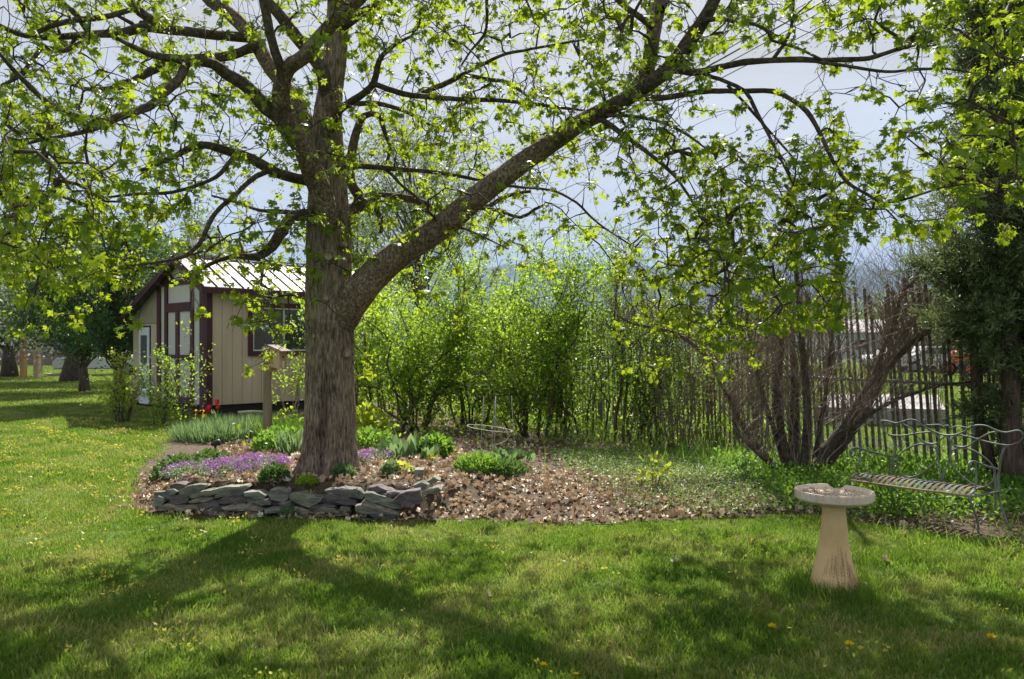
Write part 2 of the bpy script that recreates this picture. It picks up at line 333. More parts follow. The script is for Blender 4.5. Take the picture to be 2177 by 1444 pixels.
def lawn_mat():
    m, N, L = newmat('lawn_soil')
    g = N.new('ShaderNodeNewGeometry')
    n1 = N.new('ShaderNodeTexNoise'); n1.inputs['Scale'].default_value = .8; n1.inputs['Detail'].default_value = 6
    n2 = N.new('ShaderNodeTexNoise'); n2.inputs['Scale'].default_value = 30; n2.inputs['Detail'].default_value = 4
    L.new(g.outputs['Position'], n1.inputs['Vector']); L.new(g.outputs['Position'], n2.inputs['Vector'])
    r1 = ramp(N, [(.045, .085, .018), (.09, .15, .03), (.16, .19, .05)], [.35, .5, .68]); L.new(n1.outputs['Fac'], r1.inputs[0])
    r2 = ramp(N, [(.45, .45, .45), (1.3, 1.3, 1.2)], [.3, .7]); L.new(n2.outputs['Fac'], r2.inputs[0])
    mx = N.new('ShaderNodeMix'); mx.data_type = 'RGBA'; mx.blend_type = 'MULTIPLY'; mx.inputs[0].default_value = 1
    L.new(r1.outputs[0], mx.inputs[6]); L.new(r2.outputs[0], mx.inputs[7])
    p = N.new('ShaderNodeBsdfPrincipled'); p.inputs['Roughness'].default_value = .95; p.inputs['Specular IOR Level'].default_value = .1
    L.new(mx.outputs[2], p.inputs['Base Color'])
    o = N.new('ShaderNodeOutputMaterial'); L.new(p.outputs[0], o.inputs['Surface']); return m
M['lawn_soil'] = lawn_mat()
mesh_obj('lawn', GV, Fq, M['lawn_soil'], smooth=True)['kind'] = 'structure'
cen = GV[Fq].mean(1); inb = inside(cen[:, 0], cen[:, 1])
used, inv = np.unique(Fq[inb], return_inverse=True)
bv = GV[used].copy(); bv[:, 2] += .006
mesh_obj('garden_bed', bv, inv.reshape(-1, 4), M['soil'], smooth=True)['kind'] = 'structure'

# ---- hills far behind the fence (the haze box turns them blue)
def hills(Y, top, amp, x0, x1, mat, seed, depth=1500):
    n, m_ = 160, 24; V = []
    xs = np.linspace(x0, x1, n)
    for j in range(m_):
        t = j/(m_-1)
        for i, x in enumerate(xs):
            e = sm((x-x0)/(.16*(x1-x0)))*sm((x1-x)/(.16*(x1-x0)))
            f = mnoise.fractal(Vector((x/Y*4+seed, t*2.2, seed)), .8, 2.1, 6)
            h = (top*(1-(1-t)**1.7)+amp*f*t)*e
            V.append((x+25*mnoise.noise(Vector((x/300, j*.7, seed))), Y+depth*t*.7, max(-.5, h)))
    ids = np.arange(n*m_).reshape(m_, n)
    F = np.stack([ids[:-1, :-1], ids[:-1, 1:], ids[1:, 1:], ids[1:, :-1]], -1).reshape(-1, 4)
    o = mesh_obj('hills', V, F, mat, smooth=True); o['kind'] = 'structure'; return o
M['hill'] = pmat('hill', [(.03, .05, .05), (.05, .075, .065), (.08, .1, .08)], .95, .012, 0)
hills(2100, 300, 70, -1500, 3600, M['hill'], 3.1)

# haze
hb = MB(); hb.box((0, 2300, 296), (4600, 4600, 298)); hz = hb.build('haze', None)
m, N, L = newmat('haze_air'); pv = N.new('ShaderNodeVolumePrincipled'); pv.inputs['Density'].default_value = .00017
pv.inputs['Color'].default_value = (.28, .48, .9, 1)
o = N.new('ShaderNodeOutputMaterial'); L.new(pv.outputs[0], o.inputs['Volume'])
hz.data.materials.clear(); hz.data.materials.append(m); hz['kind'] = 'stuff'

# ------------------------------------------------------------------ shed (turned about 45 degrees)
S0 = np.array((-6.5, 17., 0)); SA = np.array((.69, .724, 0)); SB = np.array((-.72, .694, 0)); SA /= np.linalg.norm(SA); SB = np.array((-SA[1], SA[0], 0))
shed = thing('shed', S0, 'tan garden shed with maroon trim and pink-white metal roof left of the big maple', 'shed', rz=math.atan2(SA[1], SA[0]))
# local axes: +x along the long wall (window side, facing the camera at y=0), +y along the gable end
def t_of(x): a = (x-CX)/FPX; return (-6.5-17*a)/(SA[1]+SB[1]*a)*1.0
def tcalc(x):                                       # gable coordinate of a photo column
    a = (x-CX)/FPX; return (S0[0]-a*S0[1])/(a*SB[1]-SB[0])
def scalc(x):
    a = (x-CX)/FPX; return (S0[0]-a*S0[1])/(a*SA[1]-SA[0])
LW, T1, T2 = 4.3, tcalc(343), tcalc(283)
TR = tcalc(388)
def ghz(y, x):                                      # height of photo row y at gable column x
    t = tcalc(x); Y = S0[1]+SB[1]*t; return CZ-(y-HY)*Y/FPX
ZR, ZE, ZL = ghz(547, 388), 2.86, ghz(668, 283)
def sbox(name, x0, x1, y0, y1, z0, z1, mat, par=shed, bevel=0):
    b = MB(); b.box(((x0+x1)/2, (y0+y1)/2, (z0+z1)/2), ((x1-x0)/2, (y1-y0)/2, (z1-z0)/2)); return b.build(name, mat, par, bevel=bevel)
# core (dark inside); skids as a near-black skirt that paints the shaded gap below
sbox('shade_skirt', .05, LW-.05, .06, T2-.06, .0, .2, M['gap'])
core = MB(); core.add([(.04, .04, .2), (LW-.04, .04, .2), (LW-.04, T2-.04, .2), (.04, T2-.04, .2), (.04, .04, ZE-.05), (LW-.04, .04, ZE-.05), (LW-.04, TR, ZR-.12), (.04, TR, ZR-.12), (LW-.04, T2-.04, ZL-.1), (.04, T2-.04, ZL-.1)],
    [(0, 1, 5, 4), (1, 2, 8, 6, 5), (2, 3, 9, 8), (3, 0, 4, 7, 9), (0, 3, 2, 1), (4, 5, 6, 7), (7, 6, 8, 9)])
core.build('inner_wall', M['gap'], shed)
# window hole spans
w0, w1, wz0, wz1 = scalc(527), 2.75, 1.27, 2.47
bw = .232; k = 0; x = .1
while x < LW-.02:
    x1 = min(x+bw-.01, LW)
    if x1 > w0 and x < w1:
        if x < w0-.03: sbox('siding_board', x, min(x1, w0), -.0, .03, .22, ZE, M['siding'])
        sbox('siding_board', max(x, w0), min(x1, w1), 0, .03, .22, wz0, M['siding']); sbox('siding_board', max(x, w0), min(x1, w1), 0, .03, wz1, ZE, M['siding'])
        if x1 > w1+.03: sbox('siding_board', w1, x1, 0, .03, .22, ZE, M['siding'])
    else: sbox('siding_board', x, x1, 0, .03, .22, ZE, M['siding'])
    x += bw
sbox('corner_board', -.03, .1, -.025, .05, .12, ZE, M['maroon'])
sbox('corner_board', LW-.0, LW+.1, -.025, .05, .12, ZE, M['maroon'])
win = bpy.data.objects.new('window', None); COL.objects.link(win); win.parent = shed
fb = MB(); e = .11
fb.box(((w0+w1)/2, -.01, wz0+e/2), ((w1-w0)/2, .03, e/2)); fb.box(((w0+w1)/2, -.01, wz1-e/2), ((w1-w0)/2, .03, e/2))
fb.box((w0+e/2, -.008, (wz0+wz1)/2), (e/2, .028, (wz1-wz0)/2-e)); fb.box((w1-e/2, -.008, (wz0+wz1)/2), (e/2, .028, (wz1-wz0)/2-e))
fb.build('window_frame', M['maroon'], win)
wm = scalc(603)
ib = MB(); e2 = .03
for xa in (w0+e+e2/2, wm, w1-e-e2/2): ib.box((xa, .0, (wz0+wz1)/2), (e2/2, .02, (wz1-wz0)/2-e-e2))
for za in (wz0+e+e2/2, wz1-e-e2/2): ib.box(((w0+w1)/2, .0, za), ((w1-w0)/2-e, .02, e2/2))
ib.build('sash', M['white_trim'], win)
sbox('insect_screen', w0+e+e2, wm-e2/2, .008, .014, wz0+e+e2, wz1-e-e2, M['screen'], win)
sbox('pane', wm+e2/2, w1-e-e2, .008, .014, wz0+e+e2, wz1-e-e2, M['glass'], win)
# gable end
def gz(t): return ZE+(ZR-ZE)*t/TR if t < TR else ZR+(ZL-ZR)*(t-TR)/(T2-TR)
def gboard(name, t0, t1, z0, z1, mat, out=.03, back=.03, par=shed):
    za = lambda t: (gz(t)-.06 if z1 is None else z1)
    b = MB(); b.add([(back, t0, z0), (back, t1, z0), (back, t1, za(t1)), (back, t0, za(t0)), (-out, t0, z0), (-out, t1, z0), (-out, t1, za(t1)), (-out, t0, za(t0))],
        [(0, 1, 2, 3), (7, 6, 5, 4), (4, 5, 1, 0), (6, 7, 3, 2), (5, 6, 2, 1), (7, 4, 0, 3)]); return b.build(name, mat, par)
tt = lambda x: tcalc(x)
edges = list(np.arange(.05, T1, .2))+[T1]
for a, b in zip(edges[:-1], edges[1:]): gboard('siding_board', a, b-.008, .22, None, M['siding_pale'], 0)
edges = list(np.arange(T1, T2-.03, .16))+[T2]
ld0, ld1 = tt(321), tt(298)
for a, b in zip(edges[:-1], edges[1:]):
    gboard('siding_board', a, b-.008, .12, 2.02 if a > ld0-.2 and b < ld1+.2 else 2.02, M['siding'], 0)
for a, b in zip(edges[:-1], edges[1:]): gboard('translucent_panel', a, b-.012, 2.03, None, M['fiberglass'], .006, .02)
gboard('corner_board', 0.05, tt(427), .14, None, M['maroon'], .035)
gboard('door_post', tt(413), tt(407), .2, None, M['maroon'], .035)
gboard('door_post', tt(358), tt(352), .2, None, M['maroon'], .035)
gboard('corner_board', tt(341)-.05, tt(336), .14, None, M['maroon'], .035)
dz0, dz1 = ghz(663, 380), ghz(644, 380)
gboard('lintel', tt(407)+.01, tt(358)-.01, dz0, dz1, M['maroon'], .04)
gboard('gable_beam', tt(427)+.01, T1-.02, ghz(606, 385), ghz(594, 385), M['maroon'], .03)
dd = MB(); 
bd = bpy.data.objects.new('double_door', None); COL.objects.link(bd); bd.parent = shed
for a, b in ((tt(406), tt(383)), (tt(376), tt(359))):
    lf = gboard('door_leaf', a+.01, b-.01, .24, dz0-.01, M['siding_pale'], .012, .0, bd)
gboard('stile', tt(383), tt(376), .24, dz0-.01, M['maroon'], .04, .0, bd)
for za in (ghz(760, 380), .3): gboard('door_rail', tt(406)+.01, tt(359)-.01, za-.06, za+.06, M['maroon'], .034, .0, bd)
ed = bpy.data.objects.new('door', None); COL.objects.link(ed); ed.parent = shed
gboard('door_frame', ld0, ld1, .12, 1.98, M['dark_iron'], .02, 0, ed)
gboard('door_leaf', ld0+.03, ld1-.03, .1, 1.94, M['white_paint'], .04, 0, ed)
gboard('pane', ld0+.14, ld1-.14, 1.05, 1.75, M['screen'], .046, 0, ed)
hd = MB(); hd.box((-.06, ld0+.09, 1.), (.015, .03, .03)); hd.build('handle', M['galv'], ed)
# roof: ribbed sheets on the front slope, plain back slope
def slope(name, ta, za, tb, zb, x0, x1, th, mat, par):
    b = MB(); b.add([(x0, ta, za), (x1, ta, za), (x1, tb, zb), (x0, tb, zb), (x0, ta, za-th), (x1, ta, za-th), (x1, tb, zb-th), (x0, tb, zb-th)],
        [(0, 1, 2, 3), (7, 6, 5, 4), (0, 4, 5, 1), (2, 6, 7, 3), (1, 5, 6, 2), (3, 7, 4, 0)]); return b.build(name, mat, par)
roof = bpy.data.objects.new('roof', None); COL.objects.link(roof); roof.parent = shed
sl = (ZR-ZE)/TR; te = -.28; ze = ZE-sl*.28+.03; zr = ZR+.03
x = -.22; 
while x < LW+.2:
    slope('roof_panel', te, ze, TR, zr, x, min(x+.3, LW+.25)-.006, .012, M['roof_metal'], roof)
    rb = MB(); 
    rb.add([(x-.015, te, ze), (x+.015, te, ze), (x+.008, te, ze+.03), (x-.008, te, ze+.03), (x-.015, TR, zr), (x+.015, TR, zr), (x+.008, TR, zr+.03), (x-.008, TR, zr+.03)],
           [(0, 1, 2, 3), (4, 7, 6, 5), (0, 4, 5, 1), (1, 5, 6, 2), (2, 6, 7, 3), (3, 7, 4, 0)]); rb.build('roof_rib', M['maroon'], roof)
    x += .3
slope('roof_panel', TR, zr, T2+.2, ZL-(.2)*(ZR-ZL)/(T2-TR)+.03, -.22, LW+.25, .02, M['roof_metal'], roof)
rc = MB(); rc.box((LW/2, TR, zr+.035), (LW/2+.24, .07, .012)); rc.build('ridge_cap', M['roof_metal'], roof)
slope('fascia', te-.01, ze-.015, te+.02, ze-.015+.03*sl, -.22, LW+.25, .13, M['maroon'], shed)
slope('barge_board', te, ze-.014, TR, zr-.014, -.25, -.2, .15, M['maroon'], shed)
slope('barge_board', TR+.002, zr-.014, T2+.22, ZL-(.22)*(ZR-ZL)/(T2-TR)+.016, -.25, -.2, .15, M['maroon'], shed)
vp = MB(); t_v = TR+.5; zb = gz(t_v)
vp.tube([(.5, t_v, zb-.1), (.5, t_v, zb+.55)], .05, 12); vp.tube([(.5, t_v, zb+.55), (.5, t_v, zb+.7)], .085, 12); vp.tube([(.5, t_v, zb+.72), (.5, t_v, zb+.76)], .1, 12)
vp.build('vent_pipe', M['white_trim'], shed, True)

# ------------------------------------------------------------------ maple: traced limbs, grown twigs, leaves
DT = 7.8
maple_base = np.array(((700-CX)*DT/FPX, DT, float(zg((700-CX)*DT/FPX, DT))-.03))
mt = thing('maple_tree', maple_base, 'big old maple with rough furrowed trunk and fresh lime green leaves in the raised bed', 'tree')
ROOT = np.array(mt.location)
def trace(pts, d0, d1, pw=1.):                      # rows (px,py,width px) -> x,y,z,r
    n = len(pts); L = [0]
    for a, b in zip(pts, pts[1:]): L.append(L[-1]+math.hypot(b[0]-a[0], b[1]-a[1]))
    out = []
    for (x, y, w), l in zip(pts, L):
        d = d0+(d1-d0)*(l/L[-1])**pw; out.append((*P(x, y, d), w*d/FPX/2))
    return smooth_path(out, .06)
def bark_tube(path, sides, amp, freq, flare=False, seed=0., groove=False):
    pts, rad = path[:, :3], path[:, 3]
    V, T = tube_v(pts, rad, sides); n = len(V)
    L = np.concatenate([[0], np.cumsum(np.linalg.norm(np.diff(pts, axis=0), axis=1))])
    C = pts[:, None]; D = V-C
    a = np.arange(sides)*2*math.pi/sides
    K = np.ones((n, sides))
    for i in range(n):
        for j in range(sides):
            u = Vector((math.cos(a[j])*rad[i]*freq, math.sin(a[j])*rad[i]*freq, L[i]*freq*.24+seed))
            f = mnoise.noise(u+Vector((0, 0, .35*mnoise.noise(u*.5))))
            f2 = mnoise.noise(u*2.3)
            K[i, j] += amp/rad[i]*(.55-1.6*abs(f)+.35*f2)+.05*mnoise.noise(Vector((math.cos(a[j])*1.3, math.sin(a[j])*1.3, L[i]*1.8+seed)))
    V = C+D*K[..., None]
    if flare:
        z = V[..., 2]-pts[0, 2]; ang = np.arctan2(D[..., 1], D[..., 0])
        fl = np.exp(-np.clip(z, 0, 9)/.16)*(.38+.3*np.cos(ang*5+1.1)+.12*np.cos(ang*9))
        dirs = D/np.linalg.norm(D, axis=2)[..., None]
        V += dirs*(fl*.2)[..., None]
        g = np.exp(-((ang+math.pi/2+.08+.05*np.sin(z*5))/.19)**2)*sm((1.6-z)/1.)*.085
        V -= dirs*g[..., None]
    V = V.reshape(-1, 3); i = (np.arange(n-1)*sides)[:, None]; j = np.arange(sides)[None]; jn = (j+1) % sides
    F = np.stack([i+j, i+jn, i+sides+jn, i+sides+j], -1).reshape(-1, 4)
    return V, F
SK = []                                             # skeleton nodes (x,y,z,r) the twigs grow from
def limb(name, pts, d0, d1, sides=None, pw=1., grow=True):
    p = trace(pts, d0, d1, pw)
    jit = np.array([[mnoise.noise(Vector((i*.11, k*7.3, pts[0][0]))) for k in range(3)] for i in range(len(p))])
    jit *= np.clip(p[:, 3:4]*1.2, .012, .03); jit[:3] *= 0; p[:, :3] += jit
    big = p[:, 3].max() > .05
    s = sides or (36 if p[:, 3].max() > .09 else 16 if big else 8)
    V, F = bark_tube(p, s, .008 if s > 20 else .004, 26 if s > 20 else 34, seed=pts[0][1]*.01)
    mesh_obj(name, V-ROOT, F, M['branch_bark'] if s < 30 else M['limb_bark'], mt, smooth=True)
    if grow: SK.append(p[2:])
    return p
tr = trace([(699, 1018, 112), (700, 985, 108), (702, 930, 105), (703, 860, 102), (702, 780, 100), (701, 700, 99), (700, 640, 99), (699, 560, 93), (699, 480, 90), (698, 400, 78), (698, 330, 66), (695, 270, 62), (702, 200, 50), (711, 130, 48), (716, 60, 44), (722, -40, 40), (735, -250, 34), (728, -480, 20), (740, -760, 8)], DT, DT)
tr = smooth_path(tr[::4], .024)
V, F = bark_tube(tr, 210, .0135, 44, flare=True, seed=3.)
trunk = mesh_obj('trunk', V-ROOT, F, M['maple_bark'], mt, smooth=True)
SK.append(tr[tr[:, 2] > 3.8][::2])
TB = [
 ([(728, 690, 56), (748, 640, 72), (790, 590, 65), (850, 545, 58), (930, 490, 53), (1010, 425, 49), (1090, 365, 44), (1160, 315, 40), (1230, 265, 37), (1290, 235, 35), (1340, 205, 32), (1375, 150, 30), (1385, 90, 30), (1400, 20, 26), (1410, -60, 22), (1450, -260, 14)], 7.75, 6.6),
 ([(1280, 240, 30), (1350, 195, 30), (1430, 140, 32), (1470, 90, 32), (1500, 40, 28), (1530, -30, 24), (1600, -200, 14)], 6.85, 6.1),
 ([(702, 480, 40), (688, 430, 48), (665, 370, 46), (645, 312, 44), (608, 257, 40), (595, 202, 36), (606, 147, 32), (643, 121, 30), (680, 81, 28), (735, 26, 26), (790, -30, 22), (880, -160, 12)], 7.6, 5.4),
 ([(610, 262, 34), (570, 228, 32), (525, 184, 28), (478, 158, 26), (452, 140, 22), (400, 132, 20), (330, 120, 14), (250, 80, 8)], 7., 5.6),
 ([(690, 300, 44), (643, 250, 36), (625, 206, 33), (573, 136, 32), (533, 74, 30), (489, 29, 27), (441, -5, 24), (380, -90, 14)], 7.9, 8.4),
 ([(550, 100, 20), (511, 108, 20), (470, 120, 20), (375, 128, 19), (320, 150, 17), (257, 184, 14), (200, 192, 10), (150, 180, 6)], 8.1, 7.2),
 ([(698, 240, 34), (687, 158, 28), (662, 118, 27), (625, 74, 26), (595, 37, 24), (540, -40, 18), (500, -180, 10)], 7.8, 7.1),
 ([(665, 388, 24), (643, 382, 22), (588, 367, 22), (533, 338, 21), (496, 327, 19), (430, 309, 15), (367, 331, 11), (300, 360, 7)], 7.6, 6.6),
 ([(496, 334, 9), (470, 367, 9), (441, 386, 8), (367, 411, 7), (294, 415, 6), (231, 421, 4)], 7., 6.4),
 ([(570, 364, 11), (533, 382, 11), (496, 419, 10), (459, 456, 10), (434, 505, 9), (412, 530, 9), (383, 547, 8), (322, 561, 5)], 7.2, 6.2),
 ([(665, 458, 26), (625, 459, 25), (603, 481, 24), (577, 525, 22), (546, 547, 16), (499, 547, 10), (444, 564, 8), (400, 591, 5)], 7.6, 6.9),
 ([(640, 455, 14), (600, 450, 10), (551, 448, 7), (500, 430, 5), (450, 415, 4)], 7.6, 7.4),
 ([(400, 128, 18), (382, 165, 19), (349, 198, 18), (316, 228, 17), (279, 239, 16), (235, 254, 16), (202, 254, 15), (147, 239, 13), (103, 217, 12), (55, 173, 11), (22, 140, 9), (-30, 80, 7)], 6.1, 4.9),
 ([(240, 254, 12), (198, 275, 10), (147, 287, 8), (80, 300, 6), (0, 327, 5)], 5.6, 5.),
 ([(533, 80, 22), (489, 77, 20), (441, 73, 19), (367, 60, 20), (312, 55, 20), (257, 70, 18), (202, 73, 16), (147, 77, 14), (92, 79, 12), (37, 70, 10), (-20, 45, 8)], 8.2, 6.4),
 ([(349, 64, 20), (312, 33, 20), (287, 11, 18), (250, -40, 14), (200, -120, 8)], 7.3, 6.6),
 ([(62, 77, 10), (110, 55, 11), (165, 40, 12), (220, 33, 12), (290, 12, 10)], 6.2, 6.6),
 ([(190, 72, 12), (165, 35, 12), (140, 15, 10), (105, -20, 8)], 6.8, 6.3),
 ([(213, 75, 10), (173, 92, 10), (129, 107, 11), (92, 99, 10), (66, 129, 9), (37, 162, 8), (-20, 190, 6)], 6.9, 6.),
 ([(700, 275, 24), (721, 239, 17), (765, 206, 15), (795, 176, 14), (806, 129, 11), (835, 99, 9), (870, 80, 5)], 7.6, 6.8),
 ([(795, 178, 12), (839, 195, 12), (876, 206, 12), (949, 209, 11), (1023, 213, 10), (1114, 220, 8), (1188, 228, 7), (1243, 235, 4)], 7.1, 7.5),
 ([(705, 235, 14), (740, 224, 12), (791, 221, 11), (830, 230, 10), (870, 245, 8), (930, 275, 4)], 7.8, 8.2),
 ([(715, 480, 26), (740, 463, 26), (765, 423, 24), (747, 386, 20), (747, 331, 20), (758, 276, 17), (773, 246, 14), (806, 244, 12), (820, 283, 9), (831, 316, 8), (820, 349, 5)], 8., 8.5),
 ([(740, 463, 26), (758, 441, 27), (787, 423, 24), (839, 419, 17), (887, 426, 15), (931, 445, 13), (1026, 441, 10), (1070, 419, 9), (1129, 408, 6)], 8.1, 8.8),
 ([(798, 428, 14), (804, 463, 12), (806, 496, 9)], 8.3, 8.2),
 ([(722, 364, 16), (747, 355, 13), (791, 357, 12), (839, 360, 11), (894, 362, 9), (967, 371, 8), (1030, 384, 6), (1100, 398, 5)], 7.6, 7.9),
 ([(1026, 443, 7), (1060, 448, 7), (1107, 463, 7), (1137, 445, 7), (1155, 437, 5)], 8.5, 8.3),
 ([(901, 198, 11), (960, 169, 11), (990, 158, 10), (1041, 169, 9), (1078, 176, 8), (1122, 206, 5)], 7.4, 7.9),
 ([(960, 169, 7), (1059, 121, 7), (1114, 107, 6), (1170, 96, 5), (1243, 85, 4)], 7.5, 7.2),
 ([(1415, 148, 16), (1481, 151, 15), (1526, 141, 14), (1582, 131, 14), (1642, 131, 13), (1703, 131, 13), (1743, 133, 12), (1804, 129, 11), (1844, 125, 10), (1904, 105, 9), (1965, 89, 9), (1993, 81, 8), (2020, 40, 6), (2060, -20, 5)], 6.5, 5.6),
 ([(1743, 133, 7), (1804, 141, 7), (1884, 153, 6), (1945, 149, 6), (2025, 149, 4), (2110, 165, 3)], 6., 5.6),
 ([(1642, 128, 8), (1675, 81, 7), (1685, 40, 6), (1687, -10, 5), (1690, -90, 4)], 6.2, 6.),
 ([(1495, 45, 12), (1530, 40, 9), (1566, 48, 8), (1606, 52, 7), (1634, 68, 7), (1642, 85, 6), (1687, 97, 6), (1723, 113, 5), (1780, 140, 4)], 6.4, 6.),
 ([(1290, 246, 9), (1340, 246, 7), (1401, 258, 6), (1445, 278, 6), (1477, 298, 4), (1520, 330, 3)], 6.8, 6.4),
 ([(1340, 208, 16), (1400, 208, 13), (1445, 201, 12), (1501, 193, 12), (1582, 195, 11), (1646, 197, 11), (1683, 214, 10), (1715, 238, 10), (1743, 282, 9), (1771, 342, 8), (1800, 387, 7), (1844, 415, 6), (1892, 443, 4)], 6.7, 6.),
 ([(1485, 151, 9), (1542, 177, 8), (1582, 197, 8), (1602, 230, 8), (1626, 274, 7), (1650, 322, 6), (1690, 400, 4)], 6.5, 6.1),
 ([(1275, 252, 13), (1300, 268, 11), (1332, 290, 10), (1373, 322, 9), (1417, 359, 8), (1445, 390, 6), (1500, 470, 5)], 6.85, 6.2),
 ([(1546, 181, 7), (1590, 226, 6), (1646, 290, 5), (1700, 350, 3)], 6.4, 6.4),
 ([(1993, 81, 6), (2025, 60, 5), (2070, 90, 5), (2126, 120, 5), (2177, 130, 4)], 5.6, 5.2),
 ([(1888, 431, 4), (1945, 419, 5), (2005, 399, 4), (2060, 391, 3)], 6., 5.6),
 ([(1075, 395, 6), (1170, 404, 5), (1225, 430, 5), (1247, 452, 5), (1280, 481, 4), (1340, 520, 3)], 7.9, 7.2),
 ([(820, 360, 7), (857, 393, 6), (894, 423, 6), (912, 452, 5), (953, 474, 5), (1004, 493, 4), (1080, 530, 3)], 7.7, 7.4),
 ([(705, 75, 24), (765, 33, 20), (806, 15, 18), (870, -40, 14), (1000, -140, 8)], 7.8, 7.),
 ([(1032, -30, 7), (1036, 37, 6), (1030, 74, 6), (1004, 103, 4), (980, 140, 3)], 7., 7.4),
 ([(1390, 60, 16), (1330, 10, 12), (1260, -60, 9), (1180, -160, 6)], 6.7, 6.6),
 ([(716, -60, 26), (640, -200, 20), (520, -360, 14), (380, -480, 8)], 7.8, 7.4),
 ([(720, -120, 26), (860, -260, 20), (1020, -400, 14), (1200, -480, 8)], 7.8, 8.4),
 ([(718, -40, 26), (700, -260, 22), (640, -560, 18), (600, -900, 10)], 7.8, 5.),
 ([(722, -160, 22), (820, -420, 18), (960, -760, 12), (1060, -1100, 8)], 7.8, 5.),
 ([(600, 160, 20), (540, -60, 20), (420, -360, 16), (260, -700, 10)], 6.6, 4.6),
 ([(1410, -60, 20), (1440, -300, 18), (1500, -620, 12), (1560, -900, 7)], 6.6, 4.8),
 ([(1520, -30, 18), (1640, -240, 16), (1800, -480, 10), (1980, -640, 6)], 6.2, 5.),
 ([(728, -300, 20), (760, -420, 18), (900, -500, 14), (1100, -560, 8)], 7.8, 10.5),
 ([(728, -280, 20), (660, -380, 18), (520, -440, 14), (330, -430, 8)], 7.8, 10.5),
]
TB.append(([(1404, 20, 20), (1440, -70, 18), (1490, -130, 16), (1550, -150, 14), (1620, -130, 8)], 6.65, 11.2))  # added limb out of view, carries the foliage that shades the birdbath lawn
for i, (pts, d0, d1) in enumerate(TB): limb('branch', pts, d0, d1)
# pruning scars on the trunk
def scar(px, py, r):
    Ysurf = DT-.5*99*DT/FPX*math.sqrt(max(.05, 1-((px-700)/52)**2)); c = P(px, py, Ysurf-.03)
    ax = np.array(((px-700)/52*.9, -1, 0)); ax /= np.linalg.norm(ax); up = np.array((0, 0, 1)); sd = np.cross(up, ax)
    b = MB(); n = 20; V = []; prof = [(1.35, -.03), (1.2, .012), (1., .022), (.82, .012), (.8, .004), (.4, .0), (.05, -.008)]
    for rr, h in prof:
        for j in range(n):
            a = j*2*math.pi/n; k = r*rr*(1+.1*math.sin(3*a+px)+.06*math.sin(7*a))
            V.append(c+sd*math.cos(a)*k+up*math.sin(a)*k*1.15+ax*(h*r/.04+.004)-ROOT)
    F = [(i*n+j, i*n+(j+1) % n, (i+1)*n+(j+1) % n, (i+1)*n+j) for i in range(len(prof)-1) for j in range(n)]+[tuple((len(prof)-1)*n+j for j in range(n))]
    fm = [0]*(3*n)+[1]*(len(F)-3*n)
    mesh_obj('branch_scar', V, F, None, mt, smooth=True, mats=[M['maple_bark'], M['scar']], fmat=fm)
M['scar'] = pmat('scar', [(.25, .2, .15), (.46, .38, .3), (.58, .5, .4)], .85, 30, .4)
for a in ((699, 546, .043), (733, 517, .033), (656, 672, .04), (694, 633, .026), (657, 525, .03), (738, 752, .03), (668, 715, .018)): scar(*a)

# foliage density over the crown as seen from the lawn, 100 px cells, rows from y=-100
DEN = ["6655667777777665544555", "4444345566566654434333", "5555434455566640012133", "7654443367777541130333", "7765444456543467764354",
       "9886454555432479975432", "9873553232110579970000", "3310151111000258850000", "0000020100000123100000"]
pts = []
for r_, row in enumerate(DEN):
    for c_, ch in enumerate(row):
        d = int(ch); n = int(rng.poisson(d*4.1))
        for _ in range(n):
            pts.append((rng.uniform(c_*100, c_*100+100), rng.uniform(r_*100-100, r_*100)))
pts = np.array(pts)
sk = np.concatenate(SK); skp = np.column_stack([sk[:, 0]/sk[:, 1]*FPX+CX, HY-(sk[:, 2]-CZ)/sk[:, 1]*FPX])
D = []
for x, y in pts:
    d2 = (skp[:, 0]-x)**2+(skp[:, 1]-y)**2
    k = np.argpartition(d2, 40)[:40]; D.append(np.clip(sk[rng.choice(k), 1]+rng.normal(0, .45), 4.3, 10.5))
D = np.array(D)
tgt = np.column_stack([(pts[:, 0]-CX)*D/FPX, D, CZ-(pts[:, 1]-HY)*D/FPX])
# the part of the crown above the frame, plus foliage added for shade
n = 2500
a = rng.uniform(0, 2*math.pi, n); rr = np.sqrt(rng.random(n)); zz = rng.uniform(0, 1, n)
rad = 6.2*np.sqrt(np.clip(1-zz**2*.8, 0, 1))
up = np.column_stack([-1.2+rad*rr*np.cos(a), 7.9+rad*rr*np.sin(a)*.95, 4.7+4.6*zz])
lum = vn(up[:, 0], up[:, 1], 1.1)+.6*vn(up[:, 1], up[:, 2], 2.)
top_of_view = CZ+up[:, 1]*HY/FPX
ex = np.column_stack([rng.normal(3., 1.15, 420), rng.normal(10.6, .9, 420), rng.normal(6.95, .4, 420)]); shade_ex = ex[(ex[:, 2] > CZ+ex[:, 1]*HY/FPX+.1)]  # added unseen clusters, placed to shade the grass round the birdbath
up = up[(up[:, 2] > top_of_view+.25) & (up[:, 1] > 1.2) & (lum > -.08) & ((up[:, 1] < 10.2) | (up[:, 0] < -1) | (rng.random(len(up)) < .35))]  # crown thinned at the back right to let sun onto the leaf litter
tgt = np.concatenate([tgt, up, shade_ex])
NM = 120000
nodes = np.zeros((NM, 4)); owner = np.full(NM, -1); nn = len(sk); nodes[:nn] = sk
perm = rng.permutation(len(tgt)); first = perm[:len(tgt)//7]; later = perm[len(tgt)//7:]
def dist0(ix): return np.array([np.min(((sk[:, :3]-tgt[i])**2).sum(1)) for i in ix])
order = np.concatenate([first[np.argsort(dist0(first))], later[np.argsort(dist0(later))]])
tw = Twigs(5); CL = []; PATHS = []
